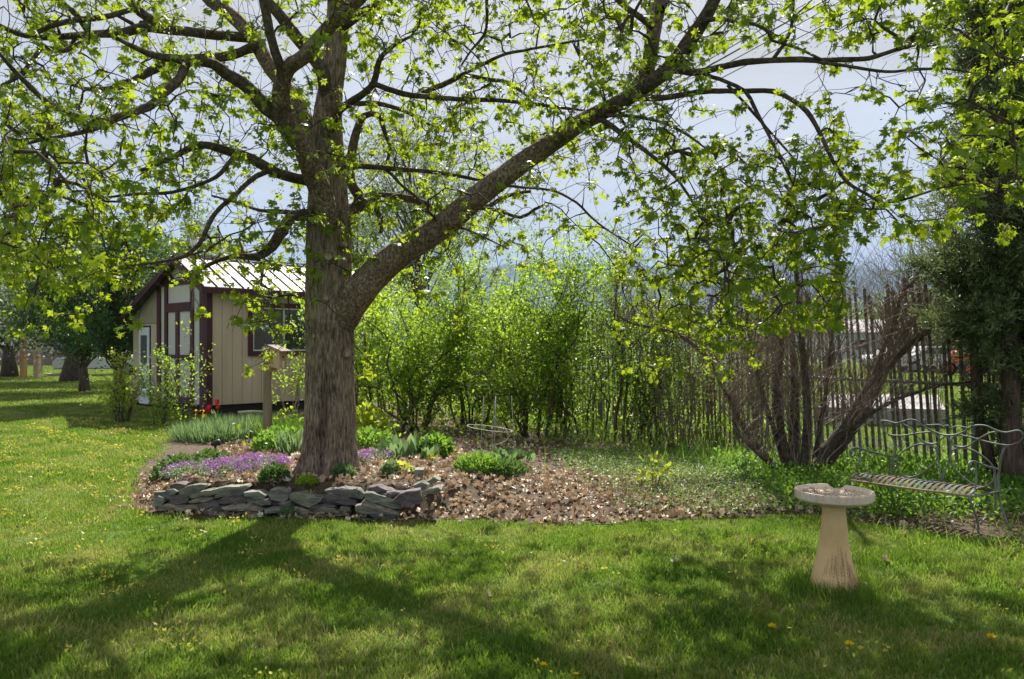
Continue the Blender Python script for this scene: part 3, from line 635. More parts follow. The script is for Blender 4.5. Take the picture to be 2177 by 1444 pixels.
for qi, q in enumerate(order):
    t = tgt[q]; d2 = ((nodes[:nn, :3]-t)**2).sum(1)
    k = int(np.argmin(d2)); s = nodes[k, :3]; L = math.sqrt(d2[k])
    if L < .04: CL.append((t, np.array((0, 0, 1.)))); continue
    if L > 2.8: continue
    m_ = max(3, int(L/.1)+2); u = np.linspace(0, 1, m_)[:, None]
    bow = rng.normal(0, .1*L, 3)+np.array((0, 0, .1*L)); b2 = rng.normal(0, .045*L, 3); b3 = rng.normal(0, .02*L, 3)
    path = s+(t-s)*u+bow*np.sin(u*math.pi)+b2*np.sin(u*math.pi*3)+b3*np.sin(u*math.pi*6)
    path[1:-1] += rng.normal(0, .009, (m_-2, 3))
    PATHS.append([path, owner[k], 1., L, nodes[k, 3] if owner[k] < 0 else 9.])
    nodes[nn:nn+m_-1, :3] = path[1:]; owner[nn:nn+m_-1] = len(PATHS)-1; nn += m_-1
    CL.append((t, (t-path[-2])))
    if L > .5 and rng.random() < .5: k2 = rng.integers(m_//2, m_); CL.append((path[k2]+rng.normal(0, .05, 3), t-s))
for p_ in PATHS[::-1]:
    if p_[1] >= 0: PATHS[p_[1]][2] += p_[2]
for path, own, w_, L, rm in PATHS:
    r0 = min(rm*.8, .0036*w_**.5+.0015*L, .035); r1 = max(.0022, min(r0*.45, .0022+.0006*w_**.5)); tw.add(path, r0+(r1-r0)*np.linspace(0, 1, len(path))**.8)
# side twiglets, bare
for _ in range(5200):
    k = rng.integers(len(sk), nn); s = nodes[k, :3]; d = rng.normal(0, 1, 3)+np.array((0, 0, .3)); d /= np.linalg.norm(d); L = rng.uniform(.08, .42)
    u = np.linspace(0, 1, 4)[:, None]; tw.add(s+d*L*u+rng.normal(0, .02, (4, 3))*u, np.linspace(.0028, .0012, 4))
tw.V = [v-ROOT for v in tw.V]
tw.build('twigs', M['twig'], mt)
LP, LTIP, LN, LS = [], [], [], []; FP, FT = [], []
for c, dr in CL:
    k = rng.integers(6, 13); dr = dr/(np.linalg.norm(dr)+1e-6)
    off = rng.normal(0, 1, (k, 3)); off /= np.linalg.norm(off, axis=1)[:, None]
    off = off*.75+dr*.5; off[:, 2] += .05
    LP.append(c+off*rng.uniform(.02, .085, (k, 1)))
    tip = off*1.0; tip[:, 2] -= rng.uniform(.2, 1.3, k); LTIP.append(tip)
    nr = rng.normal(0, .45, (k, 3)); nr[:, 2] += 1; nr += off*.5; LN.append(nr)
    LS.append(np.clip(rng.normal(.073, .027, k), .025, .15)*(1.12 if c[0] > 2.4 else .95))
    if rng.random() < .55: f = rng.integers(8, 18); FP.append(c+rng.normal(0, .035, (f, 3))+dr*.03)
LP = np.concatenate(LP); LTIP = np.concatenate(LTIP); LN = np.concatenate(LN); LS = np.concatenate(LS); FP = np.concatenate(FP)
LM = frames(LTIP, LN); lv = np.clip(rng.normal(.42, .24, len(LP)), 0, 1)
sx = LP[:, 0]/LP[:, 1]*FPX+CX; sy = HY-(LP[:, 2]-CZ)/LP[:, 1]*FPX
vis = (sx > 0) & (sx < 2177) & (sy > 0) & (sy < 1444)
near = np.argsort(np.where(vis, -LS/LP[:, 1], 0))[:300]
rest = np.ones(len(LP), bool); rest[near] = False
stamp('foliage', T_MAPLE, LP[rest]-ROOT, LM[rest], LS[rest], M['maple_leaf'], mt, lv[rest])
lm = []
for v in (.15, .35, .55, .8):
    me = bpy.data.meshes.new('leaf'); me.from_pydata(T_MAPLE[0].tolist(), [], T_MAPLE[1].tolist()); me.update()
    at = me.attributes.new('v', 'FLOAT', 'POINT'); at.data.foreach_set('value', np.full(len(T_MAPLE[0]), v, dtype=np.float32)); me.materials.append(M['maple_leaf']); lm.append(me)
for i in near:
    o = bpy.data.objects.new('leaf', lm[rng.integers(4)]); COL.objects.link(o); o.parent = mt
    mw = Matrix(LM[i].tolist()).to_4x4(); mw = Matrix.Translation(Vector((LP[i]-ROOT).tolist())) @ mw @ Matrix.Scale(float(LS[i]), 4); o.matrix_local = mw
stamp('flowers', T_DIA, FP-ROOT, rotm(len(FP)), rng.uniform(.012, .026, len(FP)), M['maple_flower'], mt)
print('maple', len(LP), 'leaves', len(CL), 'clusters', nn, 'nodes')

# ------------------------------------------------------------------ dry stone wall, stone by stone
def c3(p): return [(x/4.354+250, y/4.354+850) for x, y in p]
def c4(p): return [(x/3.958+650, y/3.958+850) for x, y in p]
ST = [
 (c3([(480, 790), (540, 772), (630, 785), (622, 820), (560, 845), (490, 835)]), 'purple', .1),
 (c3([(445, 838), (510, 825), (556, 850), (530, 875), (450, 870)]), 'blue', .02),
 (c3([(565, 850), (640, 805), (800, 780), (830, 800), (800, 830), (650, 880), (590, 893), (563, 880)]), 'green', .06),
 (c3([(330, 925), (370, 900), (420, 910), (430, 950), (400, 985), (325, 985)]), 'blue', 0),
 (c3([(425, 885), (480, 872), (560, 890), (510, 922), (430, 925)]), 'grey', .03),
 (c3([(480, 935), (520, 905), (640, 885), (655, 905), (640, 955), (560, 968), (500, 963)]), 'purple', 0),
 (c3([(655, 893), (760, 852), (786, 860), (772, 893), (680, 915)]), 'green', .04),
 (c3([(772, 853), (1000, 812), (1195, 792), (1208, 810), (1170, 846), (1000, 868), (840, 893), (785, 885)]), 'green', .05),
 (c3([(900, 888), (1080, 863), (1160, 858), (1165, 885), (1060, 893), (900, 908)]), 'grey', .02),
 (c3([(650, 945), (780, 912), (880, 907), (888, 920), (790, 948), (665, 965)]), 'tan', .01),
 (c3([(372, 995), (450, 969), (640, 975), (735, 972), (745, 1018), (600, 1030), (400, 1025)]), 'tan', 0),
 (c3([(743, 970), (880, 937), (938, 937), (940, 985), (800, 1015), (752, 1010)]), 'purple', 0),
 (c3([(930, 932), (1050, 898), (1200, 907), (1240, 935), (1150, 958), (1000, 968), (950, 965)]), 'purple', .01),
 (c3([(1168, 862), (1300, 856), (1370, 890), (1360, 932), (1270, 920), (1172, 890)]), 'blue', .03),
 (c3([(1258, 942), (1380, 931), (1418, 950), (1410, 975), (1330, 983), (1267, 963)]), 'grey', 0),
 (c3([(963, 1000), (1080, 972), (1280, 977), (1348, 1000), (1338, 1030), (1150, 1030), (1000, 1022)]), 'tan', 0),
 (c3([(800, 1025), (920, 992), (970, 1000), (968, 1030), (860, 1058), (800, 1060)]), 'grey', -.01),
 (c3([(850, 1068), (1000, 1037), (1080, 1040), (1090, 1065), (1000, 1088), (900, 1090)]), 'blue', -.02),
 (c3([(1385, 878), (1420, 836), (1500, 831), (1566, 870), (1573, 920), (1540, 948), (1420, 930)]), 'blue', 0),
 (c3([(1580, 882), (1680, 870), (1875, 922), (1880, 940), (1770, 998), (1650, 960), (1592, 920)]), 'green', 0),
 (c3([(1492, 953), (1605, 938), (1600, 975), (1550, 998), (1500, 985)]), 'grey', -.01),
 (c3([(1357, 1012), (1450, 987), (1528, 992), (1518, 1040), (1400, 1058), (1362, 1050)]), 'blue', -.01),
 (c3([(1533, 1040), (1600, 993), (1700, 1010), (1860, 1072), (1940, 1102), (1920, 1127), (1800, 1127), (1650, 1087)]), 'tan', -.02),
 (c3([(1770, 1008), (1830, 972), (1975, 967), (2025, 980), (2015, 995), (1900, 993), (1790, 1018)]), 'purple', .01),
 (c3([(1800, 1022), (1900, 997), (2010, 1003), (2018, 1020), (1900, 1058), (1820, 1050)]), 'green', 0),
 (c3([(2048, 1012), (2070, 987), (2148, 1002), (2148, 1030), (2090, 1040)]), 'blue', 0),
 (c3([(1925, 1042), (2000, 1027), (2145, 1050), (2145, 1075), (2000, 1070)]), 'green', -.01),
 (c4([(167, 820), (200, 791), (420, 850), (428, 890), (320, 880), (180, 850)]), 'purple', .01),
 (c4([(163, 762), (300, 747), (440, 762), (498, 800), (472, 842), (300, 800), (172, 783)]), 'grey', .06),
 (c4([(503, 787), (560, 782), (740, 842), (797, 890), (797, 918), (740, 922), (503, 843)]), 'blue', .02),
 (c4([(468, 870), (490, 847), (600, 880), (780, 952), (778, 975), (700, 963), (480, 888)]), 'tan', 0),
 (c4([(422, 893), (460, 888), (640, 937), (748, 987), (752, 1010), (720, 1030), (600, 1000), (422, 935)]), 'grey', -.02),
 (c4([(530, 742), (600, 727), (740, 780), (743, 810), (720, 833), (620, 790)]), 'purple', .1),
 (c4([(738, 847), (790, 793), (860, 778), (958, 762), (968, 830), (960, 878), (840, 908), (802, 890)]), 'purple', 0),
 (c4([(832, 600), (850, 572), (920, 577), (900, 605), (860, 612)]), 'purple', 1.0),
 (c4([(915, 590), (990, 590), (985, 632), (920, 640)]), 'blue', .7),
 (c4([(1015, 690), (1080, 653), (1130, 680), (1060, 713)]), 'green', .35),
 (c4([(900, 727), (970, 697), (1028, 720), (990, 763), (930, 750)]), 'blue', .2),
 (c4([(990, 772), (1110, 737), (1138, 757), (1110, 788), (1000, 798)]), 'green', .1),
 (c3([(1210, 1068), (1340, 1062), (1358, 1085), (1240, 1100)]), 'grey', -.03),
 (c3([(1105, 1040), (1200, 1036), (1330, 1040), (1345, 1055), (1200, 1062), (1110, 1060)]), 'purple', .02),
 (c4([(450, 985), (560, 1010), (600, 1025), (520, 1030), (455, 1010)]), 'blue', -.03),
]
wall = thing('stone_wall', (-2.0, 6.95, 0), 'low dry stacked wall of flat grey, green and purple stones holding up the flower bed', 'stone wall')
WR = np.array(wall.location)
def wall_Y(x): u = (x-325)/(860-325); return 7.08-.3*np.clip(u, -.2, 1.6)+.05*math.sin(x*.02)
def stone(poly, col, push, deep=.17):
    poly = np.array(poly); c = poly.mean(0); Yb = wall_Y(c[0])+.03+push
    # densify outline and jitter
    o = []
    for i in range(len(poly)):
        a, b = poly[i], poly[(i+1) % len(poly)]; n = max(1, int(np.linalg.norm(b-a)/9))
        for j in range(n): o.append(a+(b-a)*j/n)
    o = np.array(o); n = len(o); o = o+rng.normal(0, .55, o.shape)
    if np.cross(o[1]-o[0], o[2]-o[0]) == 0: pass
    rings = [(.86, -.0), (1.0, .0), (1.045, .012), (1.03, deep*.6), (.9, deep)]
    V = []
    for k, (s, dy) in enumerate(rings):
        for p in o:
            q = c+(p-c)*s; X = P(q[0], q[1], Yb)
            nz_ = mnoise.noise(Vector((X[0]*16, X[2]*22, Yb*3)))
            X = X+np.array((0, dy+nz_*.024*(1 if k < 3 else .5), 0))
            X[2] = max(X[2]+(.008*mnoise.noise(Vector((X[0]*20, dy*40, X[2]*9)))), -.05)
            V.append(X-WR)
    F = [(k*n+i, k*n+(i+1) % n, (k+1)*n+(i+1) % n, (k+1)*n+i) for k in range(len(rings)-1) for i in range(n)]
    ci = len(V); V.append(P(c[0], c[1], Yb)-WR+np.array((0, -.004, 0))); F += [(ci, (i+1) % n, i) for i in range(n)]
    F.append(tuple((len(rings)-1)*n+i for i in range(n)))
    mesh_obj('stone', V, F, M['stone_'+col], wall)
for p, c, d in ST: stone(p, c, d)
for i in range(16):                                 # stones buried behind, seen only as dark faces in the joints
    x = 345+i*33; z = rng.uniform(1050, 1088); h = rng.uniform(10, 18)
    stone([(x-19, z-h*.6), (x+17, z-h*.7), (x+21, z+h*.3), (x-16, z+h*.6)], ['grey', 'purple'][i % 2], .055, .1)
lr = bpy.data.objects.new
# ------------------------------------------------------------------ fallen leaf litter
def scatter(n, x0, x1, y0, y1, dens):
    x = rng.uniform(x0, x1, n); y = rng.uniform(y0, y1, n)
    k = rng.random(n) < dens(x, y); return x[k], y[k]
def litter(n, name, x0, x1, y0, y1, dens, smin, smax, lift=.02):
    x, y = scatter(n, x0, x1, y0, y1, dens); k = len(x)
    nr = rng.normal(0, .8, (k, 3)); nr[:, 2] += .75; tip = rng.normal(0, 1, (k, 3)); tip[:, 2] *= .5
    z = zg(x, y)+rng.uniform(.008, lift, k)
    o = stamp(name, T_DEAD, np.column_stack([x, y, z]), frames(tip, nr), rng.uniform(smin, smax, k), M['dead_leaf']); return o
def dens_l(x, y):
    a = inside(x, y)*1.
    mound = sm((x+1.2)/.9)*sm((3.4-x)/.8)*sm((9.4-y)/1.6)
    left = sm((-.5-x)/.5)*.5
    return a*np.clip(.25+.9*mound+left+.25*vn(x, y, 2.5)+(x > 3)*(y < 7)*.3-.45*sm((x-1.6)/1.2), 0, 1)
litter(30000, 'leaf_litter', -4.2, 8, 5.4, 12.5, dens_l, .04, .085, .05)
litter(3500, 'leaf_litter', -5, 4, 12, 18, lambda x, y: inside(x, y)*.6, .06, .1)
# fringe that spills onto the lawn
litter(1400, 'leaf_litter', -4.3, 6, 5.4, 8.2, lambda x, y: (~inside(x, y))*np.maximum(inside(x, y+.16), inside(x+.25, y+.1))*.6, .03, .06, .03)
for n_, o_ in enumerate([o for o in bpy.data.objects if o.name.startswith('leaf_litter')]):
    tag(o_, ['brown curled fallen leaves heaped over the mulch of the garden bed', 'fallen brown leaves under the shrubs at the back of the bed', 'few fallen brown leaves spilling onto the lawn edge'][n_], 'fallen leaves', None, 'stuff')

# ------------------------------------------------------------------ lawn grass (geometry nodes instances of small tufts)
def tuft(n, rad, h, w):
    r = rad*np.sqrt(rng.random(n)); a = rng.uniform(0, 6.283, n)
    pos = np.column_stack([r*np.cos(a), r*np.sin(a), np.full(n, -.004)])
    tip = rng.normal(0, .42, (n, 3)); tip[:, 2] = 1; nr = rng.normal(0, 1, (n, 3)); nr[:, 2] = .2
    T = (T_BLADE[0]*np.array((w/h/.03*.5, 1, 1)), T_BLADE[1])
    V, F = cloud(T, pos, frames(tip, nr), rng.uniform(.55, 1.15, n)*h)
    me = bpy.data.meshes.new('tuft'); me.from_pydata(V.tolist(), [], F.tolist()); me.update()
    a_ = me.attributes.new('b', 'FLOAT', 'POINT'); a_.data.foreach_set('value', np.repeat(np.clip(rng.normal(.35, .28, n), 0, 1), len(T[0])).astype(np.float32))
    me.materials.append(M['turf']); return bpy.data.objects.new('tuft', me)
def turf_mat():
    m, N, L = newmat('turf')
    g = N.new('ShaderNodeNewGeometry')
    n1 = N.new('ShaderNodeTexNoise'); n1.inputs['Scale'].default_value = 1.5; n1.inputs['Detail'].default_value = 4; n1.inputs['Distortion'].default_value = .6
    L.new(g.outputs['Position'], n1.inputs['Vector'])
    at = N.new('ShaderNodeAttribute'); at.attribute_name = 'b'
    md = N.new('ShaderNodeMath'); md.operation = 'MULTIPLY_ADD'; md.inputs[1].default_value = 2.6; md.inputs[2].default_value = -.98
    L.new(n1.outputs['Fac'], md.inputs[0]); ad = N.new('ShaderNodeMath'); ad.operation = 'ADD'; L.new(md.outputs[0], ad.inputs[0]); L.new(at.outputs['Fac'], ad.inputs[1])
    r = ramp(N, [(.035, .11, .014), (.075, .17, .02), (.14, .23, .03), (.3, .29, .09), (.44, .36, .17)], [.1, .4, .68, .95, 1.]); L.new(ad.outputs[0], r.inputs[0])
    p = N.new('ShaderNodeBsdfPrincipled'); p.inputs['Roughness'].default_value = .4; p.inputs['Specular IOR Level'].default_value = .35
    t = N.new('ShaderNodeBsdfTranslucent'); mx = N.new('ShaderNodeMixShader'); mx.inputs[0].default_value = .45
    mc = N.new('ShaderNodeMix'); mc.data_type = 'RGBA'; mc.inputs[0].default_value = .5; mc.inputs[7].default_value = (.34, .52, .045, 1)
    L.new(r.outputs[0], p.inputs['Base Color']); L.new(r.outputs[0], mc.inputs[6]); L.new(mc.outputs[2], t.inputs['Color'])
    L.new(p.outputs[0], mx.inputs[1]); L.new(t.outputs[0], mx.inputs[2])
    o = N.new('ShaderNodeOutputMaterial'); L.new(mx.outputs[0], o.inputs['Surface']); return m
M['turf'] = turf_mat()
def gn_scatter(name, pts, scl, tufts):
    n = len(pts); me = bpy.data.meshes.new(name); me.vertices.add(n); me.vertices.foreach_set('co', np.asarray(pts, np.float32).ravel())
    for nm, ty, dat in (('s', 'FLOAT', scl), ('rot', 'FLOAT', rng.uniform(0, 6.28, n)), ('idx', 'INT', rng.integers(0, len(tufts), n))):
        a = me.attributes.new(nm, ty, 'POINT'); a.data.foreach_set('value', np.asarray(dat, np.float32 if ty == 'FLOAT' else np.int32))
    o = bpy.data.objects.new(name, me); COL.objects.link(o)
    ng = bpy.data.node_groups.new(name+'_nodes', 'GeometryNodeTree')
    ng.interface.new_socket('Geometry', in_out='INPUT', socket_type='NodeSocketGeometry'); ng.interface.new_socket('Geometry', in_out='OUTPUT', socket_type='NodeSocketGeometry')
    N, L = ng.nodes, ng.links; gi = N.new('NodeGroupInput'); go = N.new('NodeGroupOutput')
    g2i = N.new('GeometryNodeGeometryToInstance')
    for t in tufts[::-1]:
        oi = N.new('GeometryNodeObjectInfo'); oi.inputs['Object'].default_value = t; L.new(oi.outputs['Geometry'], g2i.inputs[0])
    # each tuft its own instance
    N.remove(g2i); ji = N.new('GeometryNodeJoinGeometry')
    for t in tufts[::-1]:
        oi = N.new('GeometryNodeObjectInfo'); oi.inputs['Object'].default_value = t; oi.inputs['As Instance'].default_value = True; L.new(oi.outputs['Geometry'], ji.inputs[0])
    def att(nm, ty):
        a = N.new('GeometryNodeInputNamedAttribute'); a.data_type = ty; a.inputs['Name'].default_value = nm; return a.outputs['Attribute']
    ip = N.new('GeometryNodeInstanceOnPoints'); ip.inputs['Pick Instance'].default_value = True
    L.new(gi.outputs[0], ip.inputs['Points']); L.new(ji.outputs[0], ip.inputs['Instance']); L.new(att('idx', 'INT'), ip.inputs['Instance Index'])
    cx = N.new('ShaderNodeCombineXYZ'); L.new(att('rot', 'FLOAT'), cx.inputs['Z']); L.new(cx.outputs[0], ip.inputs['Rotation']); L.new(att('s', 'FLOAT'), ip.inputs['Scale'])
    L.new(ip.outputs[0], go.inputs[0]); md = o.modifiers.new('scatter', 'NODES'); md.node_group = ng
    o['kind'] = 'stuff'; return o
def lawn_pts(Y0, Y1, dens, jit=0):
    n = int((Y1-Y0)*(1.36*(Y0+Y1)/2+1)*dens); y = Y0+(Y1-Y0)*rng.random(n)
    x = rng.uniform(-1, 1, n)*(.68*y+.4); k = ~inside(x, y); x, y = x[k], y[k]
    k = ~((np.abs(x-1.965) < .13) & (np.abs(y-4.86) < .13))
    return np.column_stack([x[k], y[k], zg(x[k], y[k])])
tf = [tuft(85, .13, .042, .0058) for _ in range(4)]; tf2 = [tuft(70, .2, .05, .01) for _ in range(3)]; tf3 = [tuft(60, .5, .06, .03) for _ in range(3)]
p = lawn_pts(2.6, 9, 150)
o = gn_scatter('lawn_grass', p, np.clip(rng.normal(.92, .22, len(p))*(1+.3*vn(p[:, 0], p[:, 1], 1.7)+.15*vn(p[:, 1], p[:, 0], 5)), .45, 1.9), tf); tag(o, 'short mown spring grass of the lawn nearest the stone wall', 'grass', None, 'stuff')
p = lawn_pts(8.6, 20, 42)
o = gn_scatter('lawn_grass', p, np.clip(rng.normal(1, .15, len(p)), .6, 1.5), tf2); tag(o, 'mown grass of the lawn beside the flower bed and shed', 'grass', None, 'stuff')
p = lawn_pts(19, 60, 6)
o = gn_scatter('lawn_grass', p, np.clip(rng.normal(1, .15, len(p)), .6, 1.5), tf3); tag(o, 'far lawn and field grass behind the garden', 'grass', None, 'stuff')

def blades(name, x, y, h, w, mat, label, lean=.3, cat='grass', zoff=0, template=None, parent=None):
    k = len(x); tip = rng.normal(0, lean, (k, 3)); tip[:, 2] = 1; nr = rng.normal(0, 1, (k, 3)); nr[:, 2] = .15
    T0 = template or T_BLADE; T = (T0[0]*np.array((w, 1, 1)), T0[1]); org = np.array(parent.location) if parent is not None else 0
    o = stamp(name, T, np.column_stack([x, y, zg(x, y)+zoff])-org, frames(tip, nr), h*rng.uniform(.5, 1.15, k), mat, parent)
    if parent is None: tag(o, label, cat, None, 'stuff')
    return o
# longer grass round the birdbath foot and at the bed edge
a = rng.uniform(0, 6.283, 2200); r_ = .135+np.abs(rng.normal(0, .11, 2200)); r_[:500] *= np.where(np.sin(a[:500]) < .4, 1.2, .9)
blades('long_grass', 1.965+r_*np.cos(a), 4.86+r_*np.sin(a), .12, .6, M['turf'], 'longer uncut grass around the foot of the birdbath', .35)
x, y = scatter(9000, -4.2, 6.5, 5.3, 8.3, lambda x, y: (~inside(x, y))*inside(x, y+.1)*.9)
blades('long_grass', x, y, .065, .8, M['turf'], 'uncut fringe of grass along the front edge of the bed', .35)

cxy = np.column_stack([rng.uniform(-6, 5.5, 260), rng.uniform(3., 10, 260)]); q_ = np.repeat(cxy, 26, 0)+rng.normal(0, .045, (260*26, 2)); q_ = q_[~inside(q_[:, 0], q_[:, 1])]
blades('grass_tufts', q_[:, 0], q_[:, 1], .085, .75, M['grass'], 'coarse longer tufts standing out of the mown lawn', .55)
# yellow maple blossom fallen on the lawn
x, y = scatter(170000, -9, 6, 2.6, 16, lambda x, y: (~inside(x, y))*np.clip(2.2*(vn(x, y, 3.1)*.5+vn(y, x, 7.3)*.6+vn(x+y, x-y, 13)*.5-.5+.22*sm((-.5-x)/3)+.04*sm((y-5)/3)-.25*sm((x-1)/2)), 0, 1))
k = len(x); o = stamp('fallen_blossom', T_DIA, np.column_stack([x, y, zg(x, y)+rng.uniform(.032, .058, k)]), rotm(k), rng.uniform(.014, .032, k)*(1+.03*y), M['fallen_yellow'] if 'fallen_yellow' in M else M['maple_flower'])
tag(o, 'yellow green maple blossom fallen in clumps on the lawn', 'blossom', None, 'stuff')

# ------------------------------------------------------------------ low plants of the bed
def clump(name, px, py, z, rad, h, n, T, size, mat, label, cat='plant', lean=.5, stems=0, flat=.6, group=None, Y=None, fl=None, lv_=None):
    c = G(px, py, z) if Y is None else P(px, py, Y); c[2] = float(zg(c[0], c[1]))
    t = thing(name, c, label, cat, group)
    r = rad*np.sqrt(rng.random(n)); a = rng.uniform(0, 6.283, n); dome = np.sqrt(np.clip(1-(r/rad)**2*.85, 0, 1)); zz = h*dome*rng.uniform(.25, 1, n)
    pos = np.column_stack([r*np.cos(a), r*np.sin(a), zz]); tip = pos/np.array((rad, rad, h))*.9+rng.normal(0, lean, (n, 3)); tip[:, 2] += .3
    nr = rng.normal(0, .5, (n, 3)); nr[:, 2] += flat
    stamp('foliage', T, pos, frames(tip, nr), size*rng.uniform(.6, 1.25, n), mat, t, lv_)
    if stems:
        tw = Twigs(3)
        for _ in range(stems):
            k = rng.integers(n); e = pos[k]; tw.add(np.array([(e[0]*.15, e[1]*.15, -.01), (e[0]*.5, e[1]*.5, e[2]*.55), e]), [.004, .003, .0015])
        tw.build('stems', M['dark_stem'], t)
    if fl:
        fm, fs, fn, ft = fl; k = rng.integers(0, n, fn); fp = pos[k]; fp[:, 2] = h*np.sqrt(np.clip(1-(r[k]/rad)**2*.85, 0, 1))*1.02+rng.uniform(0, .02, fn)
        fp = fp[:max(10, fn//9)]; fp = np.repeat(fp, 34, 0)+rng.normal(0, 1, (len(fp)*34, 3))*np.array((1.6, 1.6, .8))*fs; stamp('flowers', ft, fp, rotm(len(fp)), fs, fm, t)
    return t
def spikes(name, px, py, z, rad, h, n, w, mat, label, lean=.35, T=None, cat='plant', group=None, Y=None):
    c = G(px, py, z) if Y is None else P(px, py, Y); c[2] = float(zg(c[0], c[1]))
    t = thing(name, c, label, cat, group); r = rad*np.sqrt(rng.random(n)); a = rng.uniform(0, 6.283, n)
    pos = np.column_stack([r*np.cos(a), r*np.sin(a), np.full(n, -.01)]); tip = rng.normal(0, lean*.5, (n, 3)); tip[:, :2] += pos[:, :2]/rad*lean; tip[:, 2] = 1
    nr = -tip*np.array((1, 1, 0))+rng.normal(0, .5, (n, 3)); T0 = T or T_BLADE
    stamp('leaves', (T0[0]*np.array((w, 1, 1)), T0[1]), pos, frames(tip, nr), h*rng.uniform(.5, 1.1, n), mat, t); return t
# phlox
clump('phlox', 455, 1012, .22, .42, .1, 1500, T_DIA, .028, M['blue_green'], 'purple creeping phlox at the left end of the raised bed', 'flowers', fl=(M['purple'], .022, 340, T_DIA))
clump('phlox', 538, 1000, .24, .36, .1, 1100, T_DIA, .028, M['blue_green'], 'purple phlox patch in front of the birdhouse post', 'flowers', fl=(M['purple'], .022, 330, T_DIA))
clump('phlox', 405, 1014, .2, .28, .09, 700, T_DIA, .028, M['blue_green'], 'thin purple phlox at the outer left corner of the bed', 'flowers', fl=(M['purple'], .02, 110, T_DIA))
clump('phlox', 790, 985, .24, .26, .11, 600, T_DIA, .028, M['blue_green'], 'small purple phlox patch just right of the maple trunk', 'flowers', fl=(M['purple'], .022, 170, T_DIA))
B_ = 'round dark green cushion plants in the stone bed'
clump('cushion_plant', 583, 1023, .26, .13, .17, 900, T_OVAL, .035, M['dark_leaf'], 'round dark green cushion plant at the right end of the purple phlox', group=B_)
clump('cushion_plant', 731, 1012, .27, .11, .13, 700, T_OVAL, .03, M['blue_green'], 'round green cushion plant at the foot of the maple trunk', group=B_)
clump('cushion_plant', 830, 1015, .25, .09, .14, 600, T_OVAL, .03, M['blue_green'], 'round green cushion plant between the phlox and the loose stones', group=B_)
clump('cushion_plant', 617, 1040, .25, .09, .1, 400, T_OVAL, .03, M['blue_green'], 'small ragged cushion plant above the round blue wall stone', group=B_)
clump('cushion_plant', 652, 1028, .26, .09, .08, 300, T_OVAL, .03, M['shrub_leaf'], 'low light green cushion plant left of the trunk foot', group=B_)
clump('low_shrub', 385, 985, .2, .3, .28, 1100, T_OVAL, .05, M['dark_leaf'], 'dark leaved low shrub at the far left of the bed behind the phlox', 'shrub', stems=20)
clump('low_shrub', 446, 968, .22, .26, .22, 800, T_OVAL, .05, M['dark_leaf'], 'dark low shrub beside the black garden light', 'shrub', stems=14)
clump('leafy_plant', 600, 965, .2, .34, .3, 1100, T_OVAL, .06, M['weed'], 'bright green leafy plant in front of the birdhouse post', stems=14)
spikes('strappy_plant', 628, 975, .2, .16, .34, 130, 1.6, M['blue_green'], 'fan of strap leaves against the left side of the trunk')
for i, (px, py, hh, lb) in enumerate([(450, 920, .38, 'grey green feathery clump left of the red tulips'), (505, 918, .42, 'tall grey green feathery clump left of the birdhouse post'), (548, 912, .4, 'grey green feathery clump right behind the birdhouse post'),
        (603, 915, .42, 'fresh green feathery clump between post and maple'), (634, 925, .4, 'fresh green grassy clump touching the trunk'), (430, 918, .34, 'low feathery clump nearest the lawn corner')]):
    spikes('feathery_clump', px, py, .12, .44, hh, 800, .6, M['weed'] if i in (3, 4) else M['blue_green'], lb, .55, group='feathery clumps in front of the shed')
clump('peony', 778, 925, .12, .33, .55, 700, T_OVAL, .1, M['yellow_leaf'], 'yellow green peony right behind the maple trunk', stems=16, flat=.3)
clump('leafy_plant', 785, 962, .16, .34, .26, 900, T_OVAL, .06, M['weed'], 'dense green plant below the yellow peony', stems=10)
for i, (px, py, n, hh, lb) in enumerate([(828, 990, 26, .24, 'broad tulip leaves just right of the purple phlox'), (868, 985, 34, .27, 'dense broad tulip leaves above the loose blue stone'), (895, 992, 18, .2, 'few broad tulip leaves left of the glossy green plant')]):
    spikes('tulip_leaves', px, py, .16, .17, hh, n, 1.5, M['blue_green'], lb, .3, T_STRAP, group='broad tulip leaves without flowers')
clump('leafy_plant', 925, 985, .14, .2, .22, 420, T_OVAL, .075, M['weed'], 'glossy green plant between tulip leaves and tomato cage', stems=10, flat=.5)
clump('parsley', 1015, 1030, .07, .24, .2, 1100, T_SCALE, .06, M['weed'], 'curly bright green plant under the left of the wire cage', stems=8)
clump('parsley', 1075, 1030, .07, .22, .18, 900, T_SCALE, .06, M['dark_leaf'], 'curly dark green plant under the right of the wire cage', stems=8)
spikes('bulb_leaves', 1060, 992, .06, .25, .16, 70, 2.2, M['blue_green'], 'dark strap leaves behind the wire cage', .5, T_STRAP)
spikes('bulb_leaves', 1103, 990, .06, .2, .15, 50, 2.2, M['blue_green'], 'dark strap leaves right of the wire cage', .5, T_STRAP)
t = clump('yellow_shrub', 1390, 1052, .04, .15, .42, 80, T_OVAL, .065, M['yellow_leaf'], 'young yellow leaved sapling standing in the brown leaves', 'sapling', stems=10, flat=.7)
clump('seedling', 925, 1012, .1, .07, .07, 16, T_OVAL, .07, M['yellow_leaf'], 'tiny yellow seedling beside the loose stones', 'seedling')
clump('seedling', 865, 1043, .12, .08, .12, 14, T_OVAL, .08, M['yellow_leaf'], 'tiny red and yellow seedling above the wall end', 'seedling')
